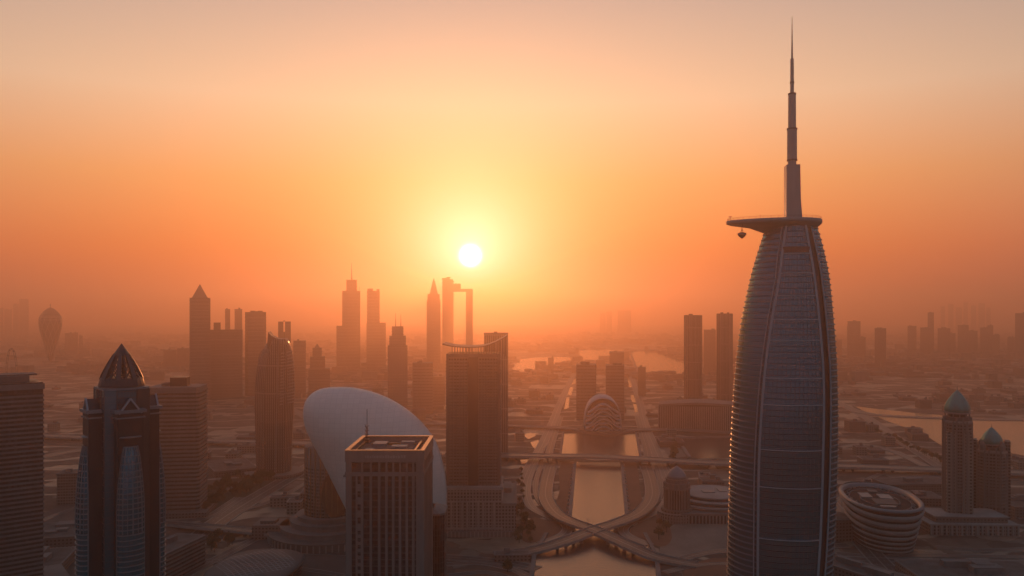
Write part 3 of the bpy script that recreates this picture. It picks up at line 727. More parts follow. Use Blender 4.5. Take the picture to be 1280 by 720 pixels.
# ------------------------------------------------------------ white shell with drum and terraces
def white_shell():
    d = 800.0; k = .8; cx, t0 = X(470, d), None
    t = thing('white_shell_hall', 'giant white tiled egg-shaped shell leaning over behind the stone block', 'landmark hall', (cx, d, 0))
    out = [(376,517),(381,500),(396,489),(420,486),(446,488),(476,497),(504,513),(526,533),(542,556),(551,585),(555,615),(554,645),(545,672),(520,690),(490,694),(462,690),(441,668),(427,640),(414,612),(402,586),(389,560),(379,538)]
    O = smoothpts([((x-470)*k, Z(y, d)) for x, y in out], 5, True); n = len(O)
    gx_ = sum(p[0] for p in O)/n + 3; gz = sum(p[1] for p in O)/n + 14
    def surf(r, i, inner=0):
        x, z = O[i % n]; x = gx_ + (x-gx_)*r; z = gz + (z-gz)*r
        lean = (z - 60) * .10
        return Vector((x, -46*math.sqrt(max(0, 1-r*r))*.9 + 22 - lean*1.0 + inner, max(z, 0)))
    b = MB(); RS = [0.02,.12,.22,.32,.42,.52,.62,.70,.78,.85,.90,.94,.97,.99,1.0]
    idx = [[b.vert(surf(r, i)) for i in range(n)] for r in RS]
    for j in range(len(RS)-1):
        for i in range(n):
            q = [idx[j][i], idx[j+1][i], idx[j+1][(i+1)%n], idx[j][(i+1)%n]]
            b.face(q, [((b.v[v][0]+90)/190, b.v[v][2]/200) for v in q])
    b.face(idx[0][::-1], [((b.v[v][0]+90)/190, b.v[v][2]/200) for v in idx[0][::-1]])
    sh = b.build('shell', M['shell_panels'], t, True)
    so_ = sh.modifiers.new('thick', 'SOLIDIFY'); so_.thickness = 1.6; so_.offset = 0
    # drum and terraces behind on the left
    dc = X(412, 850) - cx, 50.0
    dr = MB(); dr.prism(circ(26, 48, *dc), 0, Z(556, 850)); dr.build('drum', M['fac_brown'], t, True)
    for p in t.children[-1].data.polygons: p.use_smooth = abs(p.normal.z) < .5
    ar = MB()
    for j in range(9):
        a = R(-150+j*13); ar.bar((dc[0]+26.3*math.cos(a), dc[1]+26.3*math.sin(a), 0), (dc[0]+26.3*math.cos(a), dc[1]+26.3*math.sin(a), Z(556,850)), .8)
    ar.build('drum_rib', M['bronze'], t)
    med = MB(); mc = R(-62)
    med.loft([[(dc[0]+(26.2+e)*math.cos(mc+ .62*math.cos(a)*q), dc[1]+(26.2+e)*math.sin(mc+.62*math.cos(a)*q), 50+24*q*math.sin(a)) for a in [2*math.pi*i/28 for i in range(28)]] for q, e in ((1,0),(1,.9),(.86,.9),(.86,.2),(.4,.3))]); med.build('round_ornament', M['rust_plaza'], t)
    for r, z0, z1 in ((62,0,9),(50,9,15),(40,15,21),(33,21,26)):
        q = MB(); q.prism(circ(r, 56, *dc), z0, z1-1.2); q.prism(circ(r+1.2, 56, *dc), z1-1.2, z1); q.build('terrace', M['dark_stone'] if r > 60 else M['concrete'], t)
    q = MB(); q.bar((0,0,0), (0,0,7.8), 1.1); c0 = q.build('column', M['pale_stone'], t)
    for i in range(30):
        a = R(-170 + i*5.6); c1 = c0 if i == 0 else c0.copy()
        if i: COL.objects.link(c1)
        c1.location = (dc[0]+62.8*math.cos(a), dc[1]+62.8*math.sin(a), 0)
    q = MB(); q.box(dc[0]-78, dc[0]-40, dc[1]-14, dc[1]+16, 0, 15); q.box(dc[0]-72, dc[0]-56, dc[1]-6, dc[1]+8, 15, 18); q.build('side_hall', M['fac_low'], t)
white_shell()

# ------------------------------------------------------------ central tower with the sagging roof frame
def sagging_tower():
    d = 860.0; k = .86; x0, x1 = X(558.5, d), X(624.5, d); w = x1-x0; cx = (x0+x1)/2; dep = 44
    t = thing('saddle_roof_tower', 'tall brown tower with balconied floors under a sagging open roof canopy', 'skyscraper', (cx, d+dep/2, 0))
    H = Z(443, d); hw = w/2; hd = dep/2; zb = Z(608, d)
    b = MB(); b.box(-hw, hw, -hd, hd, zb-6, H); b.build('core', M['fac_brown'], t)
    # centre recess strip + side wings
    c_ = MB(); c_.box(-5.2, 5.2, -hd-1.2, -hd+1, zb, H-1); c_.build('lift_shaft', M['dark_core'], t)
    for s in (-1, 1):
        q = MB(); a, e = sorted((s*6.4, s*(hw-2.5))); z = zb+2
        while z < H-8: q.box(a, e, -hd-1.7, -hd+.2, z, z+1.15); z += 3.55
        q.build('balcony_band', M['concrete'], t)
        q = MB()
        for i in range(6): xx = lerp(a, e, i/5); q.box(xx-.35, xx+.35, -hd-1.9, -hd+.2, zb, H-6)
        q.build('balcony_divider', M['dark_stone'], t)
        q = MB(); a, e = sorted((s*(hw-2.3), s*(hw+.6))); q.box(a, e, -hd-.9, hd+.5, zb-2, H+.5); q.build('side_pier', M['dark_stone'], t)
    for s in (-1, 1):
        q = MB(); z = zb+2; a, e = sorted((s*(hw+.62), s*(hw+1.6)))
        while z < H-8: q.box(a, e, -hd+4, hd-4, z, z+1); z += 3.55
        q.build('side_balcony', M['concrete'], t)
    q = MB(); q.box(-hw+3, hw-3, -hd-1.4, hd-2, H-3, H+.8); q.build('attic', M['dark_stone'], t)
    # roof canopy: sagging blade on thin posts
    L = X(553, d)-cx; Rr = X(634, d)-cx
    prof = [(L, Z(430, d)), (lerp(L,Rr,.15), Z(432.7,d)), (lerp(L,Rr,.32), Z(433.8,d)), (lerp(L,Rr,.52), Z(433.8,d)), (lerp(L,Rr,.68), Z(432,d)), (lerp(L,Rr,.84), Z(427,d)), (Rr, Z(419.5, d))]
    pr = smoothpts(prof, 4); q = MB()
    q.loft([((x,-hd-2,z-.7),(x,hd+2,z-.7),(x,hd+2,z+.5),(x,-hd-2,z+.5)) for x, z in pr], True, True); can = q.build('canopy', M['dark_stone'], t)
    for x, z in pr[4:-1]:
        for yy in (-hd-.5, hd): q = MB(); q.bar((x,yy,H-2),(x,yy,z),.6); q.build('canopy_post', M['dark_steel'], t)
    # podium: stone base with arcaded front and lower east wing
    q = MB(); p0 = X(557, d)-cx; p1 = X(626, d)-cx; zp = Z(608, d)
    q.box(p0-1, p1+1, -hd-8, hd+6, 0, zp); q.build('podium', M['fac_stone'], t)
    q = MB(); 
    for (z0, z1) in ((zp-2.2, zp+1), (zp-15, zp-13.4), (Z(658,d)-1, Z(658,d)+1.2)): q.box(p0-2.2, p1+2.2, -hd-9.2, hd+7, z0, z1)
    q.build('cornice', M['pale_stone'], t)
    q = MB()
    for i in range(9): xx = lerp(p0+7, p1-7, i/8); q.box(xx-.9, xx+.9, -hd-9, -hd-8.003, Z(658,d)+1.2, zp-15)
    q.build('pilaster', M['pale_stone'], t)
    q = MB(); e0, e1 = p1+1, X(645, d)-cx; zw = Z(631, d)+2
    q.box(e0, e1, -hd-8, hd+58, 0, zw); q.build('east_wing', M['fac_stone'], t)
    q = MB(); q.box(e0, e1+1, -hd-8.8, -hd-7, zw, zw+1.6); q.box(e1-.8, e1+1, -hd-7, hd+58, zw, zw+1.6); q.box(e0, e1+1, hd+57, hd+59, zw, zw+1.6); q.box(e0+2, e1-5, hd+5, hd+40, zw, zw+5); q.build('wing_roof', M['sand_stone'], t)
    q = MB(); q.box(p0-6, e1+6, -hd-14, -hd-8.9, 0, 6); q.box(p0-6, p0-2.3, -hd-8.9, hd+20, 0, 7); q.build('entrance_gallery', M['concrete'], t)
    for i in range(22): q = MB(); xx = lerp(p0-5, e1+5, i/21); q.box(xx-.5, xx+.5, -hd-14.6, -hd-14.003, 0, 6); q.build('gallery_column', M['pale_stone'], t)
sagging_tower()

# ------------------------------------------------------------ towers of the middle distance and skyline
def base(name, label, pxc, d, dep, cat='skyscraper', rz=0, group=None):
    x = X(pxc, d); a = math.atan2(x, d)
    return thing(name, label, cat, (x + math.sin(a)*dep/2, d + math.cos(a)*dep/2, 0), face_cam(x, d) + R(rz), group)
def bands(t, fp, z0, z1, step, h, out, mat, name='floor_band'):
    b = MB(); z = z0; o = offs(fp, out)
    while z < z1 - h: b.prism(o, z, z+h); z += step
    return b.build(name, M[mat], t)
def fins(t, fp, z0, z1, step, w, out, mat, name='pier'):
    b = MB(); n = len(fp)
    for k in range(n):
        a = Vector((*fp[k], 0)); c = Vector((*fp[(k+1)%n], 0)); L = (c-a).length; e = (c-a).normalized(); nn = Vector((e.y, -e.x, 0)); m = max(1, round(L/step))
        for i in range(m+1):
            p = a + e*L*i/m; q = [(p+e*sx*w/2+nn*sy) for sx, sy in ((-1,-.2),(-1,out),(1,out),(1,-.2))]
            b.prism([(v.x,v.y) for v in q], z0, z1)
    return b.build(name, M[mat], t)
def body(t, fp, z0, z1, mat, name='wall', top=None):
    b = MB(); b.prism(fp, z0, z1, top); return b.build(name, M[mat], t)
def roofbits(t, w, d, z, seed, mat='roof_grey', n=3):
    rr = random.Random(seed)
    for i in range(n):
        a = rr.uniform(-.32, .18)*w; c = rr.uniform(-.32, .18)*d; ww = rr.uniform(.12, .28)*w; dd = rr.uniform(.12, .28)*d
        b = MB(); b.box(a, a+ww, c, c+dd, z+.01*i, z + rr.uniform(2, 6)); b.build('roof_unit', M[mat], t)
def spire(t, z0, z1, r0, r1=.3, n=8, mat='dark_steel', x=0, y=0):
    b = MB(); b.loft([[(x+r*math.cos(2*math.pi*i/n), y+r*math.sin(2*math.pi*i/n), z) for i in range(n)] for r, z in ((r0, z0), (lerp(r0, r1, .5), lerp(z0, z1, .45)), (r1, z1))]); return b.build('spire', M[mat], t)

# slab at the left edge with open ring on its roof
d = 640; t = base('ribbed_slab_block', 'ribbed slab block cut off by the left picture edge', 6, d, 46, 'office block', 6)
w = 76*d/F; H = Z(480, d); fp = rect(w, 46)
body(t, fp, 12, H, 'glass_dark'); bands(t, fp, 14, H-7, 3.7, 1.7, .7, 'concrete'); bands(t, fp, H-5.5, H, 9, 4.5, 1.0, 'concrete', 'attic_band')
b = MB(); b.box(-w/2-1, -w/2+14, -24.2, -10, 0, H+2); b.build('corner_pier', M['sand_stone'], t)
b = MB(); b.box(-10, 16, -12, 10, H, H+5); b.box(-16, 22, -8, 14, H+5, H+6.2); b.build('roof_house', M['dark_stone'], t)
p = MB(); p.box(-w/2-4, w/2+22, -34, 40, 0, 10.5); p.box(-w/2-5, w/2+23, -35, 41, 10.5, 12); p.build('podium', M['sand_stone'], t)
for i in range(12): q = MB(); xx = lerp(-w/2, w/2+20, i/11); q.box(xx-.8, xx+.8, -34.6, -34.003, 0, 10.5); q.build('podium_column', M['pale_stone'], t)

# observation wheel seen almost edge-on, far behind the slab
dw = 2350; kw = dw/F; wt_ = thing('observation_wheel', 'thin hazy observation wheel seen nearly edge-on above the ribbed slab block', 'ferris wheel', (X(14.5, dw), dw, 0), R(-48))
zc_ = Z(467, dw); rr_w = 31*kw; n = 48
P_ = [Vector((rr_w*math.cos(2*math.pi*i/n), 0, zc_+rr_w*math.sin(2*math.pi*i/n))) for i in range(n)]
b = MB()
for yy in (-2, 2):
    for i in range(n): b.bar(P_[i]+Vector((0,yy,0)), P_[(i+1)%n]+Vector((0,yy,0)), 1.3)
b.build('rim', M['dark_steel'], wt_)
b = MB()
for i in range(0, n, 3): b.bar(P_[i], (0, 0, zc_), .35)
b.build('spoke', M['dark_steel'], wt_)
for sx in (-1, 1):
    b = MB(); b.bar((sx*26, -9, 0), (0, -2, zc_), 2.6); b.bar((sx*26, 9, 0), (0, 2, zc_), 2.6); b.build('leg', M['concrete'], wt_)
b = MB(); b.bar((0,-6,zc_), (0,6,zc_), 5); b.build('hub', M['steel'], wt_)
for i in range(0, n, 3):
    b = MB(); p = P_[i]; b.box(p.x-1.8, p.x+1.8, -2.5, 2.5, p.z-2.2, p.z+1.6); b.build('cabin', M['glass_dark'], wt_)

# banded block
d = 930; t = base('banded_office_block', 'brown office block with even horizontal bands and a dark box on its roof', 223, d, 42, 'office block', -14)
w = 60*d/F; H = Z(484, d); fp = cham(w, 44, 3)
body(t, fp, 0, H-1, 'glass_brown'); bands(t, fp, 6, H-3, 4.6, 2.4, 1.1, 'sand_stone'); body(t, offs(fp, .8), H-4, H, 'sand_stone', 'parapet')
b = MB(); b.box(-7, 12, -10, 6, H, H+10.5); b.build('roof_box', M['dark_core'], t); b = MB(); b.box(-17, -9, -8, 8, H, H+3.4); b.build('roof_unit', M['roof_grey'], t)
b = MB(); b.box(-w/2-6, w/2+10, -30, 34, 0, 6); b.build('podium', M['fac_low'], t)

# leaf-shaped tower
d = 1150; t = base('leaf_shaped_tower', 'curved leaf-shaped brown tower with a pointed fin top and ladder-like ribs', 343, d, 44, rz=-8)
k = d/F
prof = [(590,-22,20),(540,-23.5,22),(500,-24,24),(470,-22.5,24.2),(450,-18.5,22.8),(435,-12.5,20),(428,-8,17.5),(424,-5.8,15)]
PR = [(Z(y,d), a*k, c*k) for y, a, c in prof]; PR[0] = (0, *PR[0][1:]); b = MB(); rows = []
zz = [PR[0][0] + (PR[-1][0]-PR[0][0])*i/50 for i in range(51)]
def leaf(z, g=0):
    a, c = interp(PR, z); m = a + (c-a)*.60
    return [(a-g,0),(lerp(a,m,.5),-17-g),(m,-21-g),(lerp(m,c,.6),-17-g),(c+g,-4),(c+g,10),(m,20+g),(lerp(a,m,.4),16+g)]
b.loft([[(x,y,z) for x,y in leaf(z)] for z in zz]); b.build('wall', M['fac_slit'], t)
b = MB()
for z in [6+4.1*i for i in range(int((PR[-1][0]-10)/4.1))]: b.prism(leaf(z, .5), z, z+1.3, leaf(z+1.3, .5))
b.build('floor_band', M['brown_panel'], t)
b = MB()
for i in range(17):
    z = Z(441, d) - i*4.6; a, c = interp(PR, z); m = a+(c-a)*.66; b.bar((m+2, -21, z-1.2), (c+1.6, -7, z+1.4), 1.4)
b.build('ladder_rib', M['pale_stone'], t)
b = MB(); i = 0; e = []
for z in zz: a, c = interp(PR, z); e.append((a+(c-a)*.62, -22.3, z))
for u, v in zip(e[:-1], e[1:]): b.bar(u, v, 1.6)
b.build('edge_rib', M['concrete'], t)
top = PR[-1][0]; a, c = interp(PR, top)
b = MB(); q = [(a-1.5, top-8), (a-.2, Z(415,d)), (lerp(a,c,.18), Z(420,d)), (lerp(a,c,.45), Z(423,d)), (lerp(a,c,.75), Z(424.5,d)), (c, Z(424,d)), (c+2.0, top-8)]
b.loft([[(x, y, z) for y in (-14, 12)] + [(x, y, top-14) for y in (12, -14)] for x, z in q], True, True); b.build('fin_crown', M['brown_panel'], t)
b = MB()
for sgn in (0, 1):
    cx0, cz0 = lerp(-24,20,.36)*k, Z(452, d)
    for r_ in ((12 - sgn*4),): 
        P_ = [Vector((cx0 + r_*.85*math.cos(q_), -19.5+abs(math.cos(q_))*2, cz0 + r_*1.5*math.sin(q_))) for q_ in [math.pi*i/14 for i in range(15)]]
        for u, v in zip(P_[:-1], P_[1:]): b.bar(u, v, .8)
b.build('arch_relief', M['concrete'], t)
b = MB(); b.prism(circ(42, 32), 0, 5); b.build('podium', M['fac_low'], t)

# twin slim blade behind the leaf tower
d = 2300; t = base('split_blade_tower', 'slim split tower with twin prongs just behind the leaf-shaped tower', 355.5, d, 30)
H = Z(402, d); kk = d/F
body(t, rect(6.2*kk, 28, -4.4*kk), 0, H, 'fac_brown'); body(t, rect(7*kk, 28, 4.2*kk), 0, H, 'fac_slit', 'second_wall'); body(t, rect(2.4*kk, 16, 0), 0, H-30, 'dark_core', 'link')
roofbits(t, 8*kk, 24, H, 4, n=2)

def slab(name, label, x0, x1, y, d, dep, mat='fac_brown', band=None, fin=None, rz=0, cat='skyscraper', seed=1, units=2, cut=0, group=None, sp=None, crown=None):
    t = base(name, label, (x0+x1)/2, d, dep, cat, rz, group); w = (x1-x0)*d/F; H = Z(y, d)
    if rz: w = max(w*.6, (w - dep*abs(math.sin(R(rz))))/abs(math.cos(R(rz))))
    fp = cham(w, dep, cut) if cut else rect(w, dep)
    body(t, fp, 0, H, mat)
    if band: bands(t, fp, 8, H-2, band, band*.38, .7, 'concrete' if mat != 'fac_sand' else 'sand_stone')
    if fin: fins(t, fp, 4, H+1, fin, 1.1, .9, 'sand_stone')
    body(t, offs(fp, .5), H, H+2, 'dark_stone', 'parapet')
    roofbits(t, w, dep, H+2, seed, n=units)
    if sp:
        for sx, h, r in sp: spire(t, H+1, H+h, r, x=sx)
    return t, w, H
def stepped(name, label, tiers, d, cat='skyscraper', mats=('fac_brown',), pyr=None, sp=(), ratio=.9, rz=0, band=None, deps=None):
    """tiers: (left px, right px, top px) from the ground up"""
    c0 = (tiers[0][0]+tiers[0][1])/2; kk = d/F; t = base(name, label, c0, d, (tiers[0][1]-tiers[0][0])*kk*ratio, cat, rz); z0 = 0
    for i, (a, b_, y) in enumerate(tiers):
        w = (b_-a)*kk; xx = ((a+b_)/2-c0)*kk; dp = min(w, 60)*ratio if not deps else deps[i]; z1 = Z(y, d)
        body(t, rect(w, dp, xx), z0, z1, mats[min(i, len(mats)-1)], 'wall'); body(t, rect(w+1.2, dp+1.2, xx), z1, z1+1.6, 'dark_stone', 'cornice')
        if band: bands(t, rect(w, dp, xx), z0+4, z1-2, band, band*.36, .8, 'concrete')
        z0 = z1
    if pyr:
        a, b_, y = pyr; w = (b_-a)*kk; xx = ((a+b_)/2-c0)*kk; q = rect(w, w*.95, xx); m = MB(); m.prism(q, z0+1.6, Z(y, d), [(xx+(p[0]-xx)*.03, p[1]*.03) for p in q]); m.build('pyramid_roof', M['dark_stone'], t)
    for px, y0, y1, r in sp: spire(t, Z(y0, d), Z(y1, d), r, x=(px-c0)*kk)
    return t
# far left cluster
stepped('pyramid_top_tower', 'tall slender tower with a sharp pyramid roof in the left cluster', [(238,262,373)], 2150, mats=('fac_brown',), pyr=(240.5,259,355), band=9)
stepped('stepped_slab_block', 'wide hazy slab attached to the right of the pyramid-roofed tower', [(262.5,302,413),(268,276,404)], 2200, mats=('fac_slit','dark_stone'), band=8, ratio=.5)
slab('needle_tower', 'very thin hazy tower shaft above the wide slab, the thinner of two', 281.5, 287.5, 387, 2900, 17, 'fac_slit', units=1)
slab('needle_tower', 'thin hazy tower shaft with flat top between the wide slab and the round-shouldered tower', 293.5, 302.5, 387, 2900, 22, 'fac_slit', units=1, seed=5)
slab('round_shouldered_tower', 'broad hazy tower with chamfered top left of the leaf-shaped tower', 307, 332, 391, 2250, 50, 'fac_brown', band=10, cut=9, units=3)
slab('slim_grey_tower', 'slim hazy tower with small cap right of the leaf-shaped tower', 367, 382, 427, 2250, 32, 'fac_brown', band=9, units=2, seed=8)
stepped('stepped_tower', 'low stepped hazy tower between the slim tower and the white shell', [(386,412,462),(388,406,447),(391,402,436)], 2050, pyr=(393,400,430), band=8)
# towers around the sun
stepped('spired_setback_tower', 'tall hazy setback tower topped by a long needle spire left of the sun', [(421,450,408),(428,450,364),(433,446,350)], 3000, mats=('fac_brown','fac_slit'), sp=((439.5,350,328,3),(449,366,358,1)), band=12)
t = stepped('twin_shaft_tower', 'tall hazy twin-shaft tower with flat tops right of the spired tower', [(458.5,482,404),(459,474.5,364)], 3000, mats=('fac_slit',), band=12)
b = MB(); b.box(-11*3.0, -4*3.0, -8, 8, Z(364,3000)+1.6, Z(361,3000)+1.6); b.build('roof_box', M['dark_stone'], t); b = MB(); b.box(0.5*3.0, 4*3.0, -8, 8, Z(364,3000)+1.6, Z(361.5,3000)+1.6); b.build('roof_box', M['dark_stone'], t)
stepped('double_antenna_tower', 'mid-distance banded tower with stepped crown and two thin antennas', [(485,509,433),(487,507,421),(490,504,409)], 2000, mats=('fac_sand',), sp=((494.5,409,391,1.1),(501,409,393,1.1)), band=7)
slab('plain_slab_tower', 'plain hazy slab tower left of the saddle-roofed tower', 516, 541, 455, 1850, 40, 'fac_brown', band=7, units=2, seed=3)
slab('plain_slab_tower', 'lower hazy slab tower tucked against the left side of the saddle-roofed tower', 541, 556, 472, 2000, 34, 'fac_brown', band=8, units=2, seed=6)
stepped('obelisk_tower', 'tall hazy tower with steep pointed roof beside the open gate-shaped towers', [(533.5,550.5,376),(534.5,549.5,368)], 3300, mats=('fac_slit',), pyr=(537,547.5,347), band=12)
# open gate: two shafts joined by a bridge at the top
d = 3500; kk = d/F; t = base('gate_shaped_tower', 'giant hazy rectangular gate building with open middle directly under the sun', 572, d, 40)
fx = lambda p: (p-572)*kk
b = MB(); b.box(fx(553), fx(566.5), -18, 18, 0, Z(349,d)); b.build('shaft', M['fac_slit'], t)
b = MB(); b.box(fx(582.5), fx(591), -18, 18, 0, Z(361,d)); b.build('shaft', M['fac_slit'], t)
b = MB(); b.box(fx(566.5), fx(582.5), -18, 18, Z(364.5,d), Z(361,d)); b.build('sky_bridge', M['dark_stone'], t)
b = MB(); b.box(fx(566.5), fx(576), -12, 12, Z(361,d)-.5, Z(354.5,d)); b.build('roof_house', M['dark_stone'], t)
b = MB(); b.box(fx(552.2), fx(562), -19, 19, Z(349,d), Z(347.5,d)); b.build('parapet', M['dark_stone'], t)
b = MB(); b.box(fx(558), fx(563), -10, 10, Z(347.5,d), Z(346,d)); b.build('roof_unit', M['dark_stone'], t)
b = MB(); z = 12
while z < Z(352,d): b.box(fx(566.5), fx(567.6), -18.5, 18.5, z, z+4); z += 11
b.build('balcony', M['concrete'], t)
slab('pale_back_tower', 'pale hazy tower standing behind the right side of the saddle-roofed tower', 605, 635, 418, 1300, 40, 'fac_slit', units=1, seed=9)
# twin towers past the basin and neighbours
t, w, H = slab('canal_head_block', 'left one of two broad dark blocks behind the striped dome', 720.5, 745, 457, 1750, 42, 'fac_brown', band=7, units=5, seed=11)
t, w, H = slab('canal_head_block', 'right one of two broad dark blocks behind the striped dome', 757.5, 780, 458, 1750, 42, 'fac_brown', band=7, units=5, seed=12)
slab('hazy_tower_block', 'wide faint tower rising above the right block behind the striped dome', 762, 780, 441, 2600, 60, 'fac_brown', units=2, seed=13)
slab('low_tower_block', 'short faint block by the lake shore right of the two dark blocks', 797.5, 807, 460, 2250, 26, 'fac_brown', units=2, seed=14)
slab('low_tower_block', 'short faint block standing on the dark peninsula left of the two dark blocks', 685, 692, 448, 3000, 26, 'fac_brown', units=1, seed=15)
slab('curved_pale_tower', 'left and nearer of two pale towers between the lake and the curved tower', 855, 877.5, 395, 1850, 36, 'fac_slit', fin=6.5, units=1, cut=7, rz=8, seed=21)
slab('curved_pale_tower', 'right of two pale towers, close to the left edge of the curved tower', 896, 915.5, 393, 1900, 34, 'fac_slit', fin=6.5, units=2, cut=7, rz=4, seed=22)
slab('hazy_back_tower', 'faint shorter tower in the gap between the two pale towers', 880, 894.5, 413, 3000, 40, 'fac_brown', units=1, seed=23)
# distant skyline on the right
sky_r = [(1060,1075,402,4000),(1073,1082,422,4000),(1040,1052,425,4100),(1059,1062,408,4200),(1094,1107,411,3300),(1135,1145,408,4300),(1151,1162,410,4300),(1160,1167,391,4400),(1173,1187,411,4200),(1187,1194,417,4500),
         (1198,1210,407,4400),(1209,1221,414,4400),(1226,1236,410,4400),(1235,1241,407,4450),(1240,1249,419,4400),(1260,1268,422,4300),(1270,1282,392,4000),(1282,1300,412,4000)]
names = ['broad flat-topped', 'short stubby', 'low wide', 'very thin', 'lone dark standing', 'plain slim', 'stocky', 'tallest thin', 'squat square', 'narrow low', 'broad double', 'sloping', 'mid-height', 'taller narrow', 'low square', 'small', 'tall edge-of-picture', 'outermost']
for i, (a, b_, y, d) in enumerate(sky_r):
    r_ = random.Random(i)
    slab('skyline_tower', 'faint tower %s in the row along the right horizon, numbered from the curved tower outwards' % names[i] if 0 else '%s faint tower on the hazy skyline right of the curved tower' % names[i], a, b_, y, d, min((b_-a)*d/F, 60), r_.choice(['fac_brown','fac_slit']), units=2, seed=40+i, cut=r_.choice([0,0,5]), group='faint skyline towers on the right')
# still farther skylines
far = [(548,552,392),(750,757,392),(758,765,390),(772,789,388)] + [(1176+i*9.5, 1181+i*9.5+(i%3), [383,380,384,377,382,379,385][i%7]) for i in range(7)] + [(6,14,387),(17,23,380),(25,35,374),(0,4,385),(82,91,417),(92,97,416),(99,103,420),(205,220,438),(222,236,436),(660,668,438)]
flab = []
for i, (a, b_, y) in enumerate(far):
    d = 8800 if y < 395 else 4600; d = 3300 if a in (205, 222) else d
    if a < 40: d = 7600
    zone = 'far left edge beyond the egg-shaped tower' if a < 40 else 'plain beside the egg-shaped tower' if a < 110 else 'plain left of the pyramid-roofed tower' if a < 240 else 'horizon near the sun' if a < 800 else 'farthest horizon at the right'
    slab('distant_tower', 'tiny faded tower on the '+zone, a, b_, y, d, min((b_-a)*d/F, 70), 'fac_brown', units=1, seed=80+i, group='faded towers on the '+zone)

# egg-shaped tower on the plain
d = 3700; kk = d/F; t = base('egg_shaped_tower', 'egg-shaped tower with domed top and pale lattice in the far left haze', 63, d, 40)
H = Z(384, d); P_ = [(0, 1.5), (20, 6*kk/2), (60, 11*kk/2), (110, 18*kk/2), (140, 22*kk/2), (165, 25*kk/2), (200, 25*kk/2), (225, 20*kk/2), (240, 13*kk/2), (250, 6*kk/2), (H, .8)]
def egr(z): return interp([(a, r) for a, r in P_], z)[0]
ZE = [H*i/36 for i in range(37)]
b = MB(); b.loft([[(egr(z)*math.cos(a), egr(z)*math.sin(a), z) for a in [2*math.pi*i/32 for i in range(32)]] for z in ZE]); b.build('wall', M['glass_dark'], t, True)
b = MB()
for s_ in (-1, 1):
    for q in range(12):
        P2 = []
        for z in [lerp(30, 212, i/16) for i in range(17)]:
            a = 2*math.pi*q/12 + s_*(z/212)*1.7; P2.append(Vector(((egr(z)+.6)*math.cos(a), (egr(z)+.6)*math.sin(a), z)))
        for u, v in zip(P2[:-1], P2[1:]): b.bar(u, v, 1.5)
b.build('lattice', M['pale_stone'], t)
b = MB()
for z in (208, 214, 196): b.loft([[((egr(z)+g)*math.cos(a), (egr(z)+g)*math.sin(a), zz_) for a in [2*math.pi*i/32 for i in range(32)]] for g, zz_ in ((.2,z-1.5),(1.8,z-1.5),(1.8,z+1.5),(.2,z+1.5))])
b.build('belt', M['pale_stone'], t)
spire(t, H, Z(379,d), 1.6); b = MB(); b.prism(circ(2.8, 10), Z(382,d), Z(380.5,d)); b.build('beacon', M['steel'], t)
b = MB(); b.prism(circ(36, 24), 0, 6); b.build('podium', M['fac_low'], t)

# ------------------------------------------------------------ striped half dome on its round plinth
d = 1560; kk = d/F; t = thing('striped_dome_hall', 'rounded hall with arched roof and wavy striped front at the canal head', 'hall', (X(754.5, d), d+45, 0))
rw = 22.5*kk; rh = Z(497, d)
b = MB(); nn = 40
def shell_pt(a, s, g=0): return ((rw+g)*math.cos(a)*(1 - .25*s*s), -34 + 84*s, (rh+g)*max(0,math.sin(a))**.62*(.86+.75*s-1.25*s*s) + 6*(1-s))
b.loft([[shell_pt(math.pi*i/nn, s) if 0 else shell_pt(math.pi*i/nn, s) for i in range(nn+1)] for s in [0,.1,.25,.4,.55,.7,.85,1.0]], closed=False); sh = b.build('shell_roof', M['white_shell'], t, True)
so_ = sh.modifiers.new('thick', 'SOLIDIFY'); so_.thickness = 1.5
b = MB(); b.loft([[(rw*.97*math.cos(math.pi*i/nn), -33, 0) for i in range(nn+1)], [(rw*.97*math.cos(math.pi*i/nn), -33, 4+(rh*.86)*max(0,math.sin(math.pi*i/nn))**.62) for i in range(nn+1)]], closed=False); b.build('front_wall', M['dark_core'], t)
for j in range(8):
    zc = 5 + (rh-6)*(.80 - j*.108); b = MB(); rows = []; amp = rh*.20
    for i in range(61):
        x = rw*lerp(-.99, .99, i/60); u_ = x/rw; zt = zc - amp*(1-math.cos(math.pi*u_))/2*1.25 - 1.6*math.cos(3*math.pi*u_)*(j % 2)
        lim = 4 + (rh*.86)*max(0, 1-u_*u_)**.31 - 2.5
        if zt > lim or zt < 1: 
            if rows: b.loft(rows, True, True); rows = []
            continue
        yy = -36 - 1.5*j - 6*(1-u_*u_)
        rows.append([(x, -33, zt-2.6), (x, yy, zt-2.2), (x, yy-1, zt+.4), (x, -33, zt+2.2)])
    if rows: b.loft(rows, True, True)
    b.build('wave_band', M['white_shell'], t)
for r_, z1 in ((56, 3.0), (48, 6.0)):
    b = MB(); b.prism(circ(r_, 56, 0, -12), 0 if r_ > 50 else 3.0, z1); b.build('plinth', M['dark_stone'], t)
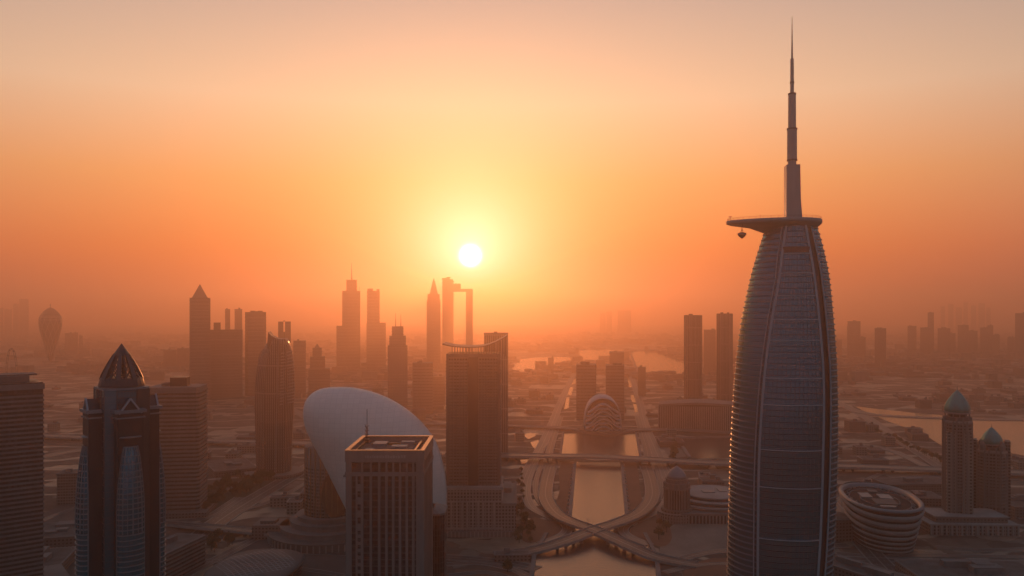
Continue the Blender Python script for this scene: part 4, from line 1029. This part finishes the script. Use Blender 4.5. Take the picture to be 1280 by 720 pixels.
# wide ribbed block beyond the side basin
d = 1600; kk = d/F; t = base('wide_ribbed_block', 'very wide low block with vertical ribs and gently arched roof edge beside the side basin', 874, d, 60, 'office block', 0)
w = 100*kk; b = MB(); q = [(-w/2, Z(507,d)), (-w/4, Z(504.5,d)), (0, Z(503,d)), (w/4, Z(504,d)), (w/2, Z(505,d))]; q = smoothpts(q, 5)
b.loft([[(x, -30 - 6*(1-(2*x/w)**2), 0), (x, -30 - 6*(1-(2*x/w)**2), z), (x, 30, z), (x, 30, 0)] for x, z in q], True, True); b.build('wall', M['glass_brown'], t)
b = MB()
for i in range(45):
    x = lerp(-w/2, w/2, i/44); zt = lerp(Z(507,d), Z(505,d), i/44); b.box(x-.9, x+.9, -32.2 - 6*(1-(2*x/w)**2), -29.5 - 6*(1-(2*x/w)**2), 0, zt-3)
b.build('rib', M['pale_stone'], t)
b = MB(); b.loft([[(x, -33 - 6*(1-(2*x/w)**2), z-4), (x, -33 - 6*(1-(2*x/w)**2), z+.6), (x, 31, z+.6), (x, 31, z-4)] for x, z in q], True, True); b.build('roof', M['sand_stone'], t)
# tower with tiered dome cap and its gallery base
d = 905; kk = d/F; t = base('domed_stone_tower', 'round-cornered stone tower with tiered pointed dome beside the crossing roads', 846, d, 26, 'tower')
w = 30*kk; H = Z(611, d); fp = circ(w/2+.5, 16, 0, 0, a0=math.pi/16)
body(t, fp, 0, H, 'fac_slit'); fins(t, fp, 0, H, 3.4, .9, .7, 'sand_stone')
for g, z0, z1 in ((1.6, H-2, H), (.4, H, H+4), (1.1, H+4, H+5), (-1.6, H+5, H+8.5), (-.8, H+8.5, H+9.5)): body(t, offs(fp, g), z0, z1, 'sand_stone', 'cornice')
b = MB(); z0 = H+9.5; z1 = Z(584.5, d); b.loft([[(r_*math.cos(2*math.pi*i/20), r_*math.sin(2*math.pi*i/20), lerp(z0, z1, s)) for i in range(20)] for r_, s in ((w/2-2.2,0),(w/2-3,.22),(w/2-5,.5),(w/2-8.2,.75),(1.4,.92),(.2,1))]); b.build('dome_cap', M['steel'], t, True)
for i in range(8):
    a = 2*math.pi*i/8+.2; b = MB(); cx_, cy_ = (w/2+.6)*math.cos(a), (w/2+.6)*math.sin(a); b.loft([[(cx_+r_*math.cos(2*math.pi*j/6), cy_+r_*math.sin(2*math.pi*j/6), H+z_) for j in range(6)] for r_, z_ in ((1.1,0),(1.1,3.4),(1.4,3.6),(.15,6.6))]); b.build('pinnacle', M['sand_stone'], t)
b = MB(); b.prism(circ(21, 40), 0, 9); b.prism(circ(22, 40), 9, 10.5); b.build('podium', M['fac_stone'], t); b = MB(); b.prism(circ(18, 40), 10.5, 14); b.build('upper_podium', M['fac_low'], t)
for i in range(22): b = MB(); a = math.pi + math.pi*i/21; b.bar((21.7*math.cos(a), 21.7*math.sin(a), 0), (21.7*math.cos(a), 21.7*math.sin(a), 9), 1.0); b.build('column', M['pale_stone'], t)
# round arena with layered roof
d = 900; t = thing('round_arena', 'low round arena with stepped disc roof behind the colonnade left of the curved tower', 'arena', (X(905, d), d+52, 0))
for r_, z0, z1, m_ in ((48,0,13,'fac_slit'),(50,13,16.5,'pale_stone'),(47,16.5,18.5,'dark_core'),(45.5,18.5,21,'pale_stone'),(39,21,22.5,'dark_core'),(37,22.5,25,'pale_stone')):
    b = MB(); b.loft([[(r*math.cos(2*math.pi*i/64), r*math.sin(2*math.pi*i/64), z) for i in range(64)] for r, z in ((r_-1,z0),(r_,lerp(z0,z1,.4)),(r_-.2,lerp(z0,z1,.8)),(r_-2.4,z1+.01))]); b.build('roof_disc' if z0 else 'wall', M[m_], t)
b = MB(); b.prism(rect(14, 10, -6, -4), 25, 26.2); b.prism(rect(9, 20, 12, 6), 25, 26.0); b.build('roof_unit', M['steel'], t)
t = thing('colonnade_hall', 'long low hall with a row of tall columns in front of the round arena', 'hall', (X(893, 880), 905, 0))
b = MB(); b.box(-32, 50, -6, 12, 0, 9.5); b.build('wall', M['dark_core'], t); b = MB(); b.box(-33, 51, -8, 13, 9.5, 12); b.build('roof', M['sand_stone'], t)
for i in range(22): b = MB(); xx = lerp(-32, 50, i/21); b.box(xx-.7, xx+.7, -7.6, -6.2, 0, 9.5); b.build('column', M['pale_stone'], t)
# oval banded building on the right
d = 838; t = thing('oval_banded_stadium', 'oval building wrapped in flowing pale bands right of the curved tower', 'arena', (386, d+2, 0), R(79))
def oval(rx, ry, z, n=72, dx=0, dy=0): return [(dx+rx*math.copysign(abs(math.cos(a))**.85, math.cos(a)), dy+ry*math.copysign(abs(math.sin(a))**.85, math.sin(a)), z) for a in [2*math.pi*i/n for i in range(n)]]
RX, RY = 65, 37
b = MB(); b.loft([oval(RX-11, RY-9, 0), oval(RX-7, RY-6, 14), oval(RX-4, RY-4, 34), oval(RX-3, RY-3, 40.4)]); b.build('wall', M['glass_brown'], t)
def tilt(ring, a=.045): return [(x, y, z + x*a) for x, y, z in ring]
zb_ = 4
for j, (zz_, h_, g_) in enumerate(((1.8,2.6,-9.2),(6.6,2.8,-8.2),(11.8,3.2,-7),(17.4,3.8,-5.6),(24,4.6,-4.2),(32,5.4,-2.2),(40.5,5.6,0))):
    b = MB(); b.loft([tilt(oval(RX+g_-1.8, RY+g_-1.8, zz_-h_*.5), .02*j/2), tilt(oval(RX+g_, RY+g_, zz_-h_*.2), .02*j/2), tilt(oval(RX+g_+.8, RY+g_+.8, zz_+h_*.25), .02*j/2), tilt(oval(RX+g_-.8, RY+g_-.8, zz_+h_*.5), .02*j/2)], False, False); b.build('facade_band', M['pale_stone'], t, True)
zt = 44; b = MB(); b.loft([tilt(oval(RX+.2, RY+.2, zt-.5),.0), tilt(oval(RX+.2, RY+.2, zt+1.2),.0), tilt(oval(RX-2, RY-2, zt+1.9),.0), tilt(oval(RX-4, RY-4, zt+.9),.0), tilt(oval(RX-4.4, RY-4.4, zt-3),.0)], False, False); b.build('roof_rim', M['steel'], t, True)
b = MB(); b.prism([(x,y) for x,y,z in oval(RX-3.2, RY-3.2, 0)], 40.5, 41.2); rf_ = b.build('roof', M['dark_roof'], t)
for i in range(26):
    a = 2*math.pi*i/26; b = MB(); b.bar(((RX-6)*math.cos(a), (RY-6)*math.sin(a), 41.2), ((RX-8.5)*math.cos(a), (RY-8.5)*math.sin(a), 43.5), 1.2); b.build('roof_bracket', M['pale_stone'], rf_)
for q_ in (.78, .5):
    b = MB(); n_ = 48; b.loft([[(r_*RX*math.cos(2*math.pi*i/n_), r_*RY*math.sin(2*math.pi*i/n_), z_) for i in range(n_)] for r_, z_ in ((q_,41.1),(q_,42),(q_-.025,42),(q_-.025,41.1))], False, False); b.build('roof_ring', M['concrete'], rf_)
for (a, c, e, g_, h_) in ((-26,-2,-14,10,1.6),(2,22,-16,-2,1.3),(6,26,6,18,1.2),(-36,-30,-8,8,1.4),(30,40,-6,4,2)):
    b = MB(); b.box(a, c, e*.9, g_*.9, 41.2, 41.2+h_); b.build('roof_unit', M['steel' if h_ < 1.5 else 'dark_stone'], rf_)
# pair of domed towers on the right and their podium
def dome_tower(name, label, pxc, d, wpx, yroof, ydome0, ytip, ring, rz):
    kk = d/F; t = base(name, label, pxc, d, 30, 'tower', rz); w = wpx*kk; H = Z(yroof, d)
    fp = cham(w*.92, w*.92, w*.18); body(t, fp, 0, H, 'fac_brown'); bands(t, fp, 22, H-5, 3.6, 1.2, .9, 'sand_stone', 'balcony_band')
    for a in range(4):
        for off in (-.26, -.12, .12, .26):
            b = MB(); rm = Matrix.Rotation(a*math.pi/2, 4, 'Z'); p = [rm @ Vector(v) for v in ((w*off-.8,-w*.46-1.8,0),(w*off+.8,-w*.46-1.8,0),(w*off+.8,-w*.46+.4,0),(w*off-.8,-w*.46+.4,0))]
            b.prism([(v.x, v.y) for v in p], 0, H + (4 if abs(off) < .2 else 0)); b.build('pilaster', M['sand_stone'], t)
    body(t, offs(fp, 1.3), H-2.2, H, 'pale_stone', 'cornice'); z0 = Z(ydome0, d); r0 = ring*kk/2
    b = MB(); b.prism(circ(r0*1.04, 24), H, lerp(H, z0, .45)); b.build('drum', M['dark_stone'], t)
    for i in range(12):
        a = 2*math.pi*i/12; b = MB(); b.bar((r0*math.cos(a), r0*math.sin(a), lerp(H,z0,.45)), (r0*math.cos(a), r0*math.sin(a), z0), .9); b.build('lantern_post', M['sand_stone'], t)
    b = MB(); b.prism(circ(r0*.7, 16), lerp(H,z0,.45), z0); b.build('lantern_core', M['glass_dark'], t)
    b = MB(); b.prism(circ(r0*1.1, 32), z0-.9, z0+.5); b.build('dome_ring', M['pale_stone'], t)
    z1 = Z(ytip, d); b = MB(); P2 = [(1.0,0),(1.05,.12),(1.0,.28),(.86,.45),(.64,.64),(.38,.82),(.14,.95),(.03,1.0)]
    b.loft([[((r0*r_*(1+.025*math.cos(8*2*math.pi*i/64)))*math.cos(2*math.pi*i/64), (r0*r_*(1+.025*math.cos(8*2*math.pi*i/64)))*math.sin(2*math.pi*i/64), lerp(z0+.5, z1, s)) for i in range(64)] for r_, s in P2]); b.build('dome', M['teal_dome'], t, True)
    spire(t, z1-1, z1+4.5, .4, .1, 6)
    return t, w, H
t, w, H = dome_tower('teal_domed_tower', 'taller of two stone towers with teal onion domes near the lagoon', 1196.5, 870, 30, 527, 517, 489, 28, 12)
for sx in (-1, 1):
    b = MB(); xx = sx*w*.30; b.box(xx-5, xx+5, -w*.5, w*.5, 0, H-12); b.build('side_bay', M['fac_sand'], t)
t, w, H = dome_tower('teal_domed_tower', 'shorter of two stone towers with teal onion domes near the lagoon', 1239.5, 890, 33, 564, 557, 536, 23, 4)
for i in range(4):
    a = i*math.pi/2 + math.pi/4; cx_, cy_ = w*.46*math.cos(a), w*.46*math.sin(a); b = MB()
    b.loft([[(cx_+r_*math.cos(2*math.pi*j/8), cy_+r_*math.sin(2*math.pi*j/8), H+z_) for j in range(8)] for r_, z_ in ((3.2,-6),(3.2,5),(3.6,5.4),(.3,11))]); b.build('corner_turret', M['sand_stone'], t)
b = MB(); b.box(w*.42, w*.6, -8, 8, 0, Z(552,890)); b.build('side_shaft', M['fac_brown'], t)
b = MB(); b.box(-w*.78, -w*.47, -2, 12, 0, Z(553,890)); b.build('link_wing', M['fac_brown'], t)
t = thing('stone_podium_block', 'broad stepped podium wrapping the feet of the teal-domed towers', 'podium building', (X(1218, 850), 866, 0), R(-3))
b = MB(); b.box(-44, 48, -14, 30, 0, 11); b.build('wall', M['fac_stone'], t); b = MB(); b.box(-45, 49, -15, 31, 11, 12.2); b.build('cornice', M['pale_stone'], t)
b = MB(); b.box(-36, 40, -8, 28, 12.2, 18); b.build('upper_wall', M['fac_low'], t); b = MB(); b.box(-37, 41, -9, 29, 18, 19); b.build('cornice', M['pale_stone'], t)
for i in range(18): b = MB(); xx = lerp(-43, 47, i/17); b.box(xx-.8, xx+.8, -15.2, -14.003, 0, 11); b.build('pilaster', M['pale_stone'], t)

# ------------------------------------------------------------ bridges and overpasses (raised decks with thickness, parapets, piers)
def deck(name, label, pix, w, hs, thick=1.6, mat='asphalt', piers=(), pw=3.0, group=None, n=6):
    """pix: places seen through the photograph at deck height hs[i]"""
    P = [tuple(G(x, y, h)) for (x, y), h in zip(pix, hs)]; P = smoothpts(P, n)
    root = thing(name, label, 'bridge', (0, 0, 0), 0, group)
    r = ribbon('deck', [(p[0], p[1]) for p in P], w, 0, mat, thick, True, root, [p[2] for p in P])
    for (px, py, h) in piers:
        g = G(px, py, h); b = MB(); b.box(g.x-w*.32, g.x-w*.32+pw, g.y-2.2, g.y+2.2, -.2, h-thick); b.build('pier', M['concrete'], root)
        b = MB(); b.box(g.x+w*.32-pw, g.x+w*.32, g.y-2.2, g.y+2.2, -.2, h-thick); b.build('pier', M['concrete'], root)
        b = MB(); b.box(g.x-w*.42, g.x+w*.42, g.y-2.4, g.y+2.4, h-thick-1.4, h-thick+.02); b.build('pier_cap', M['concrete'], root)
    return root
deck('crossing_bridge', 'curved road bridge running from the lower left bank up to the right bank',
     [(618,694),(645,691),(672,686),(706,676),(743,662),(779,650),(803,638),(815,620),(813,600),(807,582)], 18, [.9,2,4,7,8,7,5,3,1.5,.9], 1.8, piers=((702,678,7),(722,670,7.5),(765,655,7.5)))
deck('crossing_bridge', 'curved road bridge running from the lower right bank up to the left bank',
     [(872,706),(848,702),(818,695),(783,680),(743,662),(710,650),(692,638),(682,620),(684,600),(689,582)], 18, [.95,2.1,4.1,7.1,8.12,7.1,5.1,3.1,1.55,.95], 1.8, piers=((786,681,7),(765,672,7.5),(722,655,7.5)))
deck('long_canal_bridge', 'long straight road bridge crossing the canal in front of the upper basin',
     [(400,562),(480,564),(560,566),(640,568.5),(700,569.5),(746,570),(800,573),(860,576.5),(920,579),(1050,582),(1160,586),(1290,591)], 26, [6,7,8,8.5,10,11.5,10,8.5,8,8,7,7], 2.2, 'pale_road',
     piers=((560,566,8),(600,567,8),(640,568,8.5),(690,570,10),(806,573,10),(840,575.5,9),(880,577.5,8.2),(1060,582,8),(1110,584,8),(1170,586,7)))
deck('dome_front_bridge', 'low road bridge passing directly in front of the striped dome hall',
     [(520,529),(580,530.5),(640,532),(700,534.5),(740,537.5),(780,537.5),(820,536.5),(870,538),(930,541),(1050,545)], 18, [4]*10, 1.6, 'pale_road', piers=((640,532,4),(698,534.5,4),(806,537,4),(860,538,4)))
deck('plain_overpass', 'long straight overpass crossing the sandy plain behind the bullet-topped tower',
     [(-30,542),(50,544),(120,547),(200,549),(280,551),(360,553),(440,556),(500,558)], 24, [7]*8, 2.0, 'pale_road', piers=((60,544,7),(95,546,7),(262,550.5,7),(300,551.5,7),(375,553.5,7)))
deck('local_overpass', 'short dark overpass in front of the tree park',
     [(180,652),(215,654),(245,657),(290,661),(330,665),(380,670),(425,674)], 15, [.9,2.5,5.5,6,6,4,.9], 1.8, piers=((262,658.5,5.7),(310,663,6)))
# ramps on the ground round the crossing
road('west_ramp', [(668,580),(660,600),(658,618),(664,634),(682,645),(704,654),(709,662),(702,670),(676,680)], 11, .8, 'pale_road')
road('east_ramp', [(826,580),(834,600),(836,618),(828,634),(808,646),(786,655),(779,663),(786,671),(812,682)], 11, .8, 'pale_road')
road('west_service_lane', [(676,582),(670,602),(670,618),(678,632),(694,642)], 6, .78)
road('east_service_lane', [(820,582),(825,602),(825,618),(817,632),(800,642)], 6, .78)
patch('west_island', [(664,648),(680,650),(698,658),(702,664),(694,671),(664,679),(652,672)], .45, 'rust_plaza', 3)
patch('east_island', [(830,646),(812,649),(792,658),(787,664),(794,671),(826,684),(840,672)], .45, 'rust_plaza', 3)

# promenade posts and bollard rows on the terraces: pale planters beside the water
plm = MB(); plm.prism(circ(1.6, 8), 0, 1.6); plm.prism(circ(1.3, 8), 1.6, 2.6)
pl0 = None
for side, (a, b_) in enumerate((((709,648),(716.5,582)), ((787,648),(779.5,582)))):
    for i in range(15):
        p = G(lerp(a[0], b_[0], i/14), lerp(a[1], b_[1], (i/14)**.9), 0)
        if pl0 is None: pl0 = plm.build('stone_planter', M['pale_stone']); o = pl0
        else: o = pl0.copy(); COL.objects.link(o)
        o.location = (p.x, p.y, .36)
        tag(o, 'small round stone planter in the row on the %s canal terrace' % ('west' if side == 0 else 'east'), 'planter', 'planters on the %s canal terrace' % ('west' if side == 0 else 'east'))

# lamp posts on the long bridge
lm = MB(); lm.bar((0,0,0),(0,0,9),.35); lm.bar((0,0,9),(1.8,0,9.4),.2); lp = lm.build('street_lamp', M['dark_steel']); 
hd = MB(); hd.box(1.2,2.4,-.25,.25,9.3,9.55); h = hd.build('lamp_head', M['steel'], lp)
first = True
for px, py in ((707,568),(782,570),(797,571),(866,574.5),(880,575.5),(895,576),(905,576.5),(660,567.5),(680,568)):
    p = G(px, py, 9); o = lp if first else copy_tree(lp); o.location = (p.x, p.y+11, 8.2); first = False
    tag(o, 'slim street lamp standing on the long canal bridge', 'street lamp', 'street lamps on the long canal bridge')
sg = MB(); sg.bar((-3,0,0),(-3,0,7),.3); sg.bar((3,0,0),(3,0,7),.3); g0 = G(743, 660, 8)
o = MB(); o.bar((0,0,0),(0,0,5.5),.5); o.prism(circ(.7,8), 5.5, 6.3); o = o.build('marker_post', M['dark_steel']); o.location = (g0.x-6, g0.y+12, 8); tag(o, 'single marker post at the middle of the crossing bridges', 'post')

# ------------------------------------------------------------ low buildings of the foreground
def lowblock(name, label, px, py, w, dpt, h, rz, mat='fac_low', cat='building', units=3, seed=0, top='roof_grey', band=None):
    g = G(px, py); t = thing(name, label, cat, (g.x, g.y, 0), R(rz)); fp = rect(w, dpt)
    body(t, fp, 0, h, mat); rr = body(t, offs(fp, .6), h, h+1.1, 'concrete', 'parapet'); body(t, offs(fp, -1.2), h+1.1, h+1.14, top, 'roof')
    if band: bands(t, fp, 2, h, band, band*.42, .9, 'sand_stone')
    roofbits(t, w, dpt, h+1.1, seed, 'concrete', units); return t
lowblock('striped_low_block', 'small banded block wedged behind the right side of the bullet-topped tower', 214, 716, 30, 60, 26, -12, 'glass_brown', units=2, seed=3, band=3.6)
lowblock('flat_roof_hall', 'large flat-roofed hall left of the bullet-topped tower', 78, 676, 78, 62, 11, 14, seed=4, units=3)
lowblock('flat_roof_hall', 'nearer flat-roofed hall at the lower left corner of the picture', 24, 712, 84, 60, 9, 14, seed=5, units=4)
lowblock('flat_roof_hall', 'long low hall right behind the wide left podium', 122, 622, 70, 40, 12, 12, seed=6, units=3)
lowblock('plain_brown_block', 'plain brown block in the haze left of the bullet-topped tower', 90, 628, 26, 26, 38, 10, 'fac_brown', seed=7, units=2)
lowblock('small_window_block', 'small block with square windows at the right foot of the curved tower', 1047, 672, 24, 30, 22, 8, seed=8, units=2)
lowblock('long_ridge_hall', 'long dark hall running towards the viewer at the lower right', 1098, 738, 30, 120, 14, 32, 'dark_stone' if 0 else 'fac_low', seed=9, units=3)
lowblock('flat_roof_hall', 'wide pale-roofed hall at the lower right corner of the picture', 1218, 730, 110, 62, 10, -2, seed=10, units=5)
lowblock('flat_roof_hall', 'low hall behind the oval banded building', 1140, 612, 90, 40, 11, 4, seed=12, units=3)
lowblock('flat_roof_hall', 'flat hall with pale roof between the lagoon and the teal-domed towers', 1150, 628, 40, 40, 9, -8, seed=13, units=3)
lowblock('flat_roof_hall', 'low hall right of the teal-domed towers at the picture edge', 1284, 640, 60, 60, 12, -4, seed=14, units=3)
lowblock('quay_hall', 'small hall with stepped roof on the quay right of the upper basin', 838, 556, 42, 60, 9, -4, seed=15, units=3)
lowblock('sand_lot_hall', 'pale flat hall beside the diagonal avenue', 288, 588, 60, 90, 8, 30, seed=16, units=2)
lowblock('terrace_block', 'low dark block beside the saddle-roofed tower wing', 640, 700, 34, 12, 6, 4, seed=18, units=1)
# lattice-roofed oval hall at the bottom
g = G(320, 726); t = thing('lattice_roof_hall', 'wide oval hall with a dark lattice roof at the bottom edge of the picture', 'hall', (g.x, g.y, 0), R(-6))
def rr_(a, b_, z, n=56): return [(a*math.copysign(abs(math.cos(q))**.75, math.cos(q)), b_*math.copysign(abs(math.sin(q))**.75, math.sin(q)), z) for q in [2*math.pi*i/n for i in range(n)]]
b = MB(); b.loft([rr_(35,46,0), rr_(36,47,12)]); b.build('wall', M['glass_dark'], t)
b = MB(); b.loft([rr_(37.5,48.5,11.5), rr_(38,49,13), rr_(35,46,14.8), rr_(20,27,17), rr_(4,5,17.8)]); b.build('roof', M['dark_stone'], t, True)
b = MB()
def rz_at(x, y): q = (x/37)**2 + (y/48)**2; return 13.4 + 4.4*max(0, 1-q)**.8 + .2
for s_ in (-1, 1):
    for k_ in range(-16, 17):
        pts = []
        for i in range(25):
            x = lerp(-36, 36, i/24); y = s_*x*1.1 + k_*6.5
            if (x/36)**2+(y/47)**2 < 1: pts.append(Vector((x, y, rz_at(x, y))))
        for u, v in zip(pts[:-1], pts[1:]): b.bar(u, v, .7)
b.build('lattice', M['steel'], t)

# ------------------------------------------------------------ trees
def tree_proto(seed, h):
    rr = random.Random(seed); root = thing('broadleaf_tree', 'x', 'tree'); tr = MB()
    tr.loft([[(r*math.cos(2*math.pi*i/6), r*math.sin(2*math.pi*i/6), z) for i in range(6)] for r, z in ((.35,0),(.22,h*.35),(.12,h*.6))])
    ends = []
    for i in range(4):
        a = 2*math.pi*i/4+rr.random(); e = Vector((h*.22*math.cos(a), h*.22*math.sin(a), h*rr.uniform(.5,.72))); tr.bar((0,0,h*.32), e, .16); ends.append(e)
    tr.build('trunk', M['bark'], root); cr = MB()
    for e in ends + [Vector((0,0,h*.8)), Vector((rr.uniform(-1,1), rr.uniform(-1,1), h*.66))]:
        R0 = h*rr.uniform(.17,.25)
        for j in range(70):
            v = Vector((rr.gauss(0,1), rr.gauss(0,1), rr.gauss(0,.75))).normalized()*R0*rr.uniform(.5,1.05); c = e + v; sz = rr.uniform(.35,.75)
            u = Vector((rr.gauss(0,1), rr.gauss(0,1), rr.gauss(0,1))).normalized(); w = u.orthogonal().normalized()
            k_ = [cr.vert(c+u*sz), cr.vert(c-u*sz*.6+w*sz), cr.vert(c-u*sz*.6-w*sz)]; cr.face(k_)
    cr.build('crown', M['leaf_green'], root); return root
protos = [tree_proto(s_, h_) for s_, h_ in ((1,9),(2,11),(3,8),(4,12))]; used = [False]*4
def plant(x, y, label, group, z=.3, s=1.0):
    k_ = random.randrange(4)
    if not used[k_]: o = protos[k_]; used[k_] = True
    else: o = copy_tree(protos[k_])
    o.location = (x, y, z); o.rotation_euler.z = random.uniform(0, 6.28); sc_ = s*random.uniform(.8, 1.3); o.scale = (sc_, sc_, sc_*random.uniform(.85,1.15))
    o['label'] = label; o['group'] = group; o['category'] = 'tree'
random.seed(21)
def inside(pt, poly):
    x, y = pt; c = False; j = len(poly)-1
    for i in range(len(poly)):
        xi, yi = poly[i][:2]; xj, yj = poly[j][:2]
        if (yi > y) != (yj > y) and x < (xj-xi)*(y-yi)/(yj-yi)+xi: c = not c
        j = i
    return c
def segd(p, a, b_):
    ax, ay = a; bx, by = b_; dx, dy = bx-ax, by-ay; L = dx*dx+dy*dy; t_ = max(0, min(1, ((p[0]-ax)*dx+(p[1]-ay)*dy)/L)) if L else 0
    return math.hypot(p[0]-ax-t_*dx, p[1]-ay-t_*dy)
def near_road(p, m):
    for pts, hw in ROADS:
        for a, b_ in zip(pts[:-1], pts[1:]):
            if abs(a[0]-p[0]) > 400 and abs(b_[0]-p[0]) > 400 and abs(a[1]-p[1]) > 400: continue
            if segd(p, a, b_) < hw + m: return True
    return False
def group_fill(poly, n, label, group, road_m=4, s=1.0):
    P = pg(poly); xs = [p[0] for p in P]; ys = [p[1] for p in P]; c = 0; tries = 0
    while c < n and tries < 6000:
        tries += 1; x = random.uniform(min(xs), max(xs)); y = random.uniform(min(ys), max(ys))
        if inside((x, y), P) and not near_road((x, y), road_m): plant(x, y, label, group, .3, s); c += 1
group_fill([(262,650),(240,640),(244,622),(290,600),(330,596),(358,597),(326,616),(290,636)], 100, 'small dark broadleaf tree in the park left of the diagonal avenue', 'trees in the park beside the diagonal avenue')
group_fill([(645,640),(660,640),(668,680),(655,690),(640,690)], 16, 'small tree in the strip beside the saddle-roofed tower wing', 'trees beside the saddle-roofed tower wing')
group_fill([(826,640),(838,640),(832,690),(820,690)], 9, 'small tree on the plaza beside the domed stone tower', 'trees by the domed stone tower')
group_fill([(260,676),(300,672),(290,690),(262,700)], 10, 'small tree on the bare lot below the short overpass', 'trees below the short overpass')
group_fill([(632,706),(646,706),(646,716),(634,716)], 7, 'small tree at the lower end of the canal bank', 'trees at the lower canal bank')
for i in range(26):
    px = lerp(1096, 1180, i/25)+random.uniform(-2,2); p = G(px, lerp(545, 586, i/25)+random.uniform(-6,-2.5)); plant(p.x, p.y, 'small tree in the row along the lagoon shore', 'trees along the lagoon shore')
for i in range(10):
    p = G(lerp(648, 656, random.random()), lerp(590, 640, i/9)); plant(p.x, p.y, s=.7, label='small tree lining the road left of the canal', group='trees lining the west canal road')
for i in range(22):
    p = G(lerp(838, 845, random.random()), lerp(550, 580, i/21)); plant(p.x, p.y, 'small tree lining the road right of the canal', 'trees lining the east canal road')

# ------------------------------------------------------------ the low town: nearest houses one by one, the far rest as one mass
bpy.context.view_layer.update()
OCC = []
for o in list(scene.objects):
    if o.parent is None and o.get('category') not in (None, 'tree', 'planter', 'street lamp', 'post', 'bridge') and o.type == 'EMPTY':
        r_ = 0
        for c_ in o.children:
            if c_.type != 'MESH': continue
            for v in c_.bound_box: r_ = max(r_, math.hypot(v[0], v[1]))
        OCC.append((o.location.x, o.location.y, r_*.9+6))
def free(x, y, rad):
    if any((x-a)**2+(y-b_)**2 < (r_+rad)**2 for a, b_, r_ in OCC): return False
    if any(inside((x+dx, y+dy), w_) for w_ in WATER for dx, dy in ((0,0),(rad,0),(-rad,0),(0,rad),(0,-rad))): return False
    return not near_road((x, y), rad*.8)
hp = []
for i in range(10):
    rr = random.Random(200+i); w, dpt, h = rr.uniform(16, 46), rr.uniform(14, 34), rr.choice([5, 6, 8, 8, 11, 14, 20])
    root = thing('low_house', 'x', 'house'); fp = rect(w, dpt); body(root, fp, 0, h, 'fac_low' if i % 3 else 'fac_sand'); body(root, offs(fp, .4), h, h+.9, 'concrete' if i % 2 else 'pale_stone', 'parapet'); body(root, offs(fp, -1), h+.9, h+.95, 'roof_grey', 'roof')
    roofbits(root, w, dpt, h+.9, i, 'concrete', 2); hp.append((root, max(w, dpt)/2))
random.seed(5); hu = [False]*10; placed = []
def zone(x, y):
    px = 640 + x/y*F
    if px < 250: return ('low flat-roofed house on the sandy plain at the left', 'low houses on the left plain')
    if px < 640: return ('low flat-roofed house among the hazy towers below the sun', 'low houses among the hazy towers')
    if px < 760: return ('low flat-roofed house in the district between tower wing and striped dome', 'low houses left of the striped dome')
    if px < 930: return ('low flat-roofed house in the district right of the striped dome', 'low houses right of the striped dome')
    return ('low flat-roofed house on the plain right of the curved tower', 'low houses right of the curved tower')
tries = 0
while len(placed) < 290 and tries < 30000:
    tries += 1; y = 950 + 1900*random.random()**1.2; x = random.uniform(-.66, .66)*y; px = 640 + x/y*F
    dens = .35 if px < 250 else 1.0
    if random.random() > dens: continue
    cl = math.sin(x*.011+1.3)*math.cos(y*.009+.4)+.4*math.sin(x*.031+y*.023)
    if cl < -.05: continue
    k_ = random.randrange(10); rad = hp[k_][1]
    if any((x-a)**2+(y-b_)**2 < (rad+r_)**2*1.1 for a, b_, r_ in placed) or not free(x, y, rad): continue
    placed.append((x, y, rad)); o = hp[k_][0] if not hu[k_] else copy_tree(hp[k_][0]); hu[k_] = True
    o.location = (x, y, 0); o.rotation_euler.z = R(8 + 90*random.randrange(2) + random.uniform(-4, 4)) if x < 0 else R(-6 + 90*random.randrange(2) + random.uniform(-4,4))
    o['label'], o['group'] = zone(x, y)
for i in range(10):
    if not hu[i]:
        for c_ in list(hp[i][0].children): bpy.data.objects.remove(c_)
        bpy.data.objects.remove(hp[i][0])
fm = MB(); cnt = 0
for tries in range(9000):
    y = 2750 + 5200*random.random()**1.3; x = random.uniform(-.68, .68)*y
    cl = math.sin(x*.0041+1.3)*math.cos(y*.0035+.4)+.5*math.sin(x*.013+y*.009)
    if cl < -.25: continue
    if any(inside((x, y), w_) for w_ in WATER): continue
    a = R(random.choice([6, -9]) + random.uniform(-4, 4)); w, dpt, h = random.uniform(14, 60), random.uniform(12, 40), random.choice([5, 7, 9, 12, 18, 30 if random.random() < .3 else 8])
    ca, sa = math.cos(a), math.sin(a); fm.m = random.randrange(3)
    q = [(x + u*ca - v*sa, y + u*sa + v*ca) for u, v in ((-w/2,-dpt/2),(w/2,-dpt/2),(w/2,dpt/2),(-w/2,dpt/2))]; fm.prism(q, 0, h); cnt += 1
o = fm.build('far_town', [M['fac_low'], M['concrete'], M['dark_stone']]); o['kind'] = 'stuff'; o['label'] = 'mass of low far houses fading into haze'
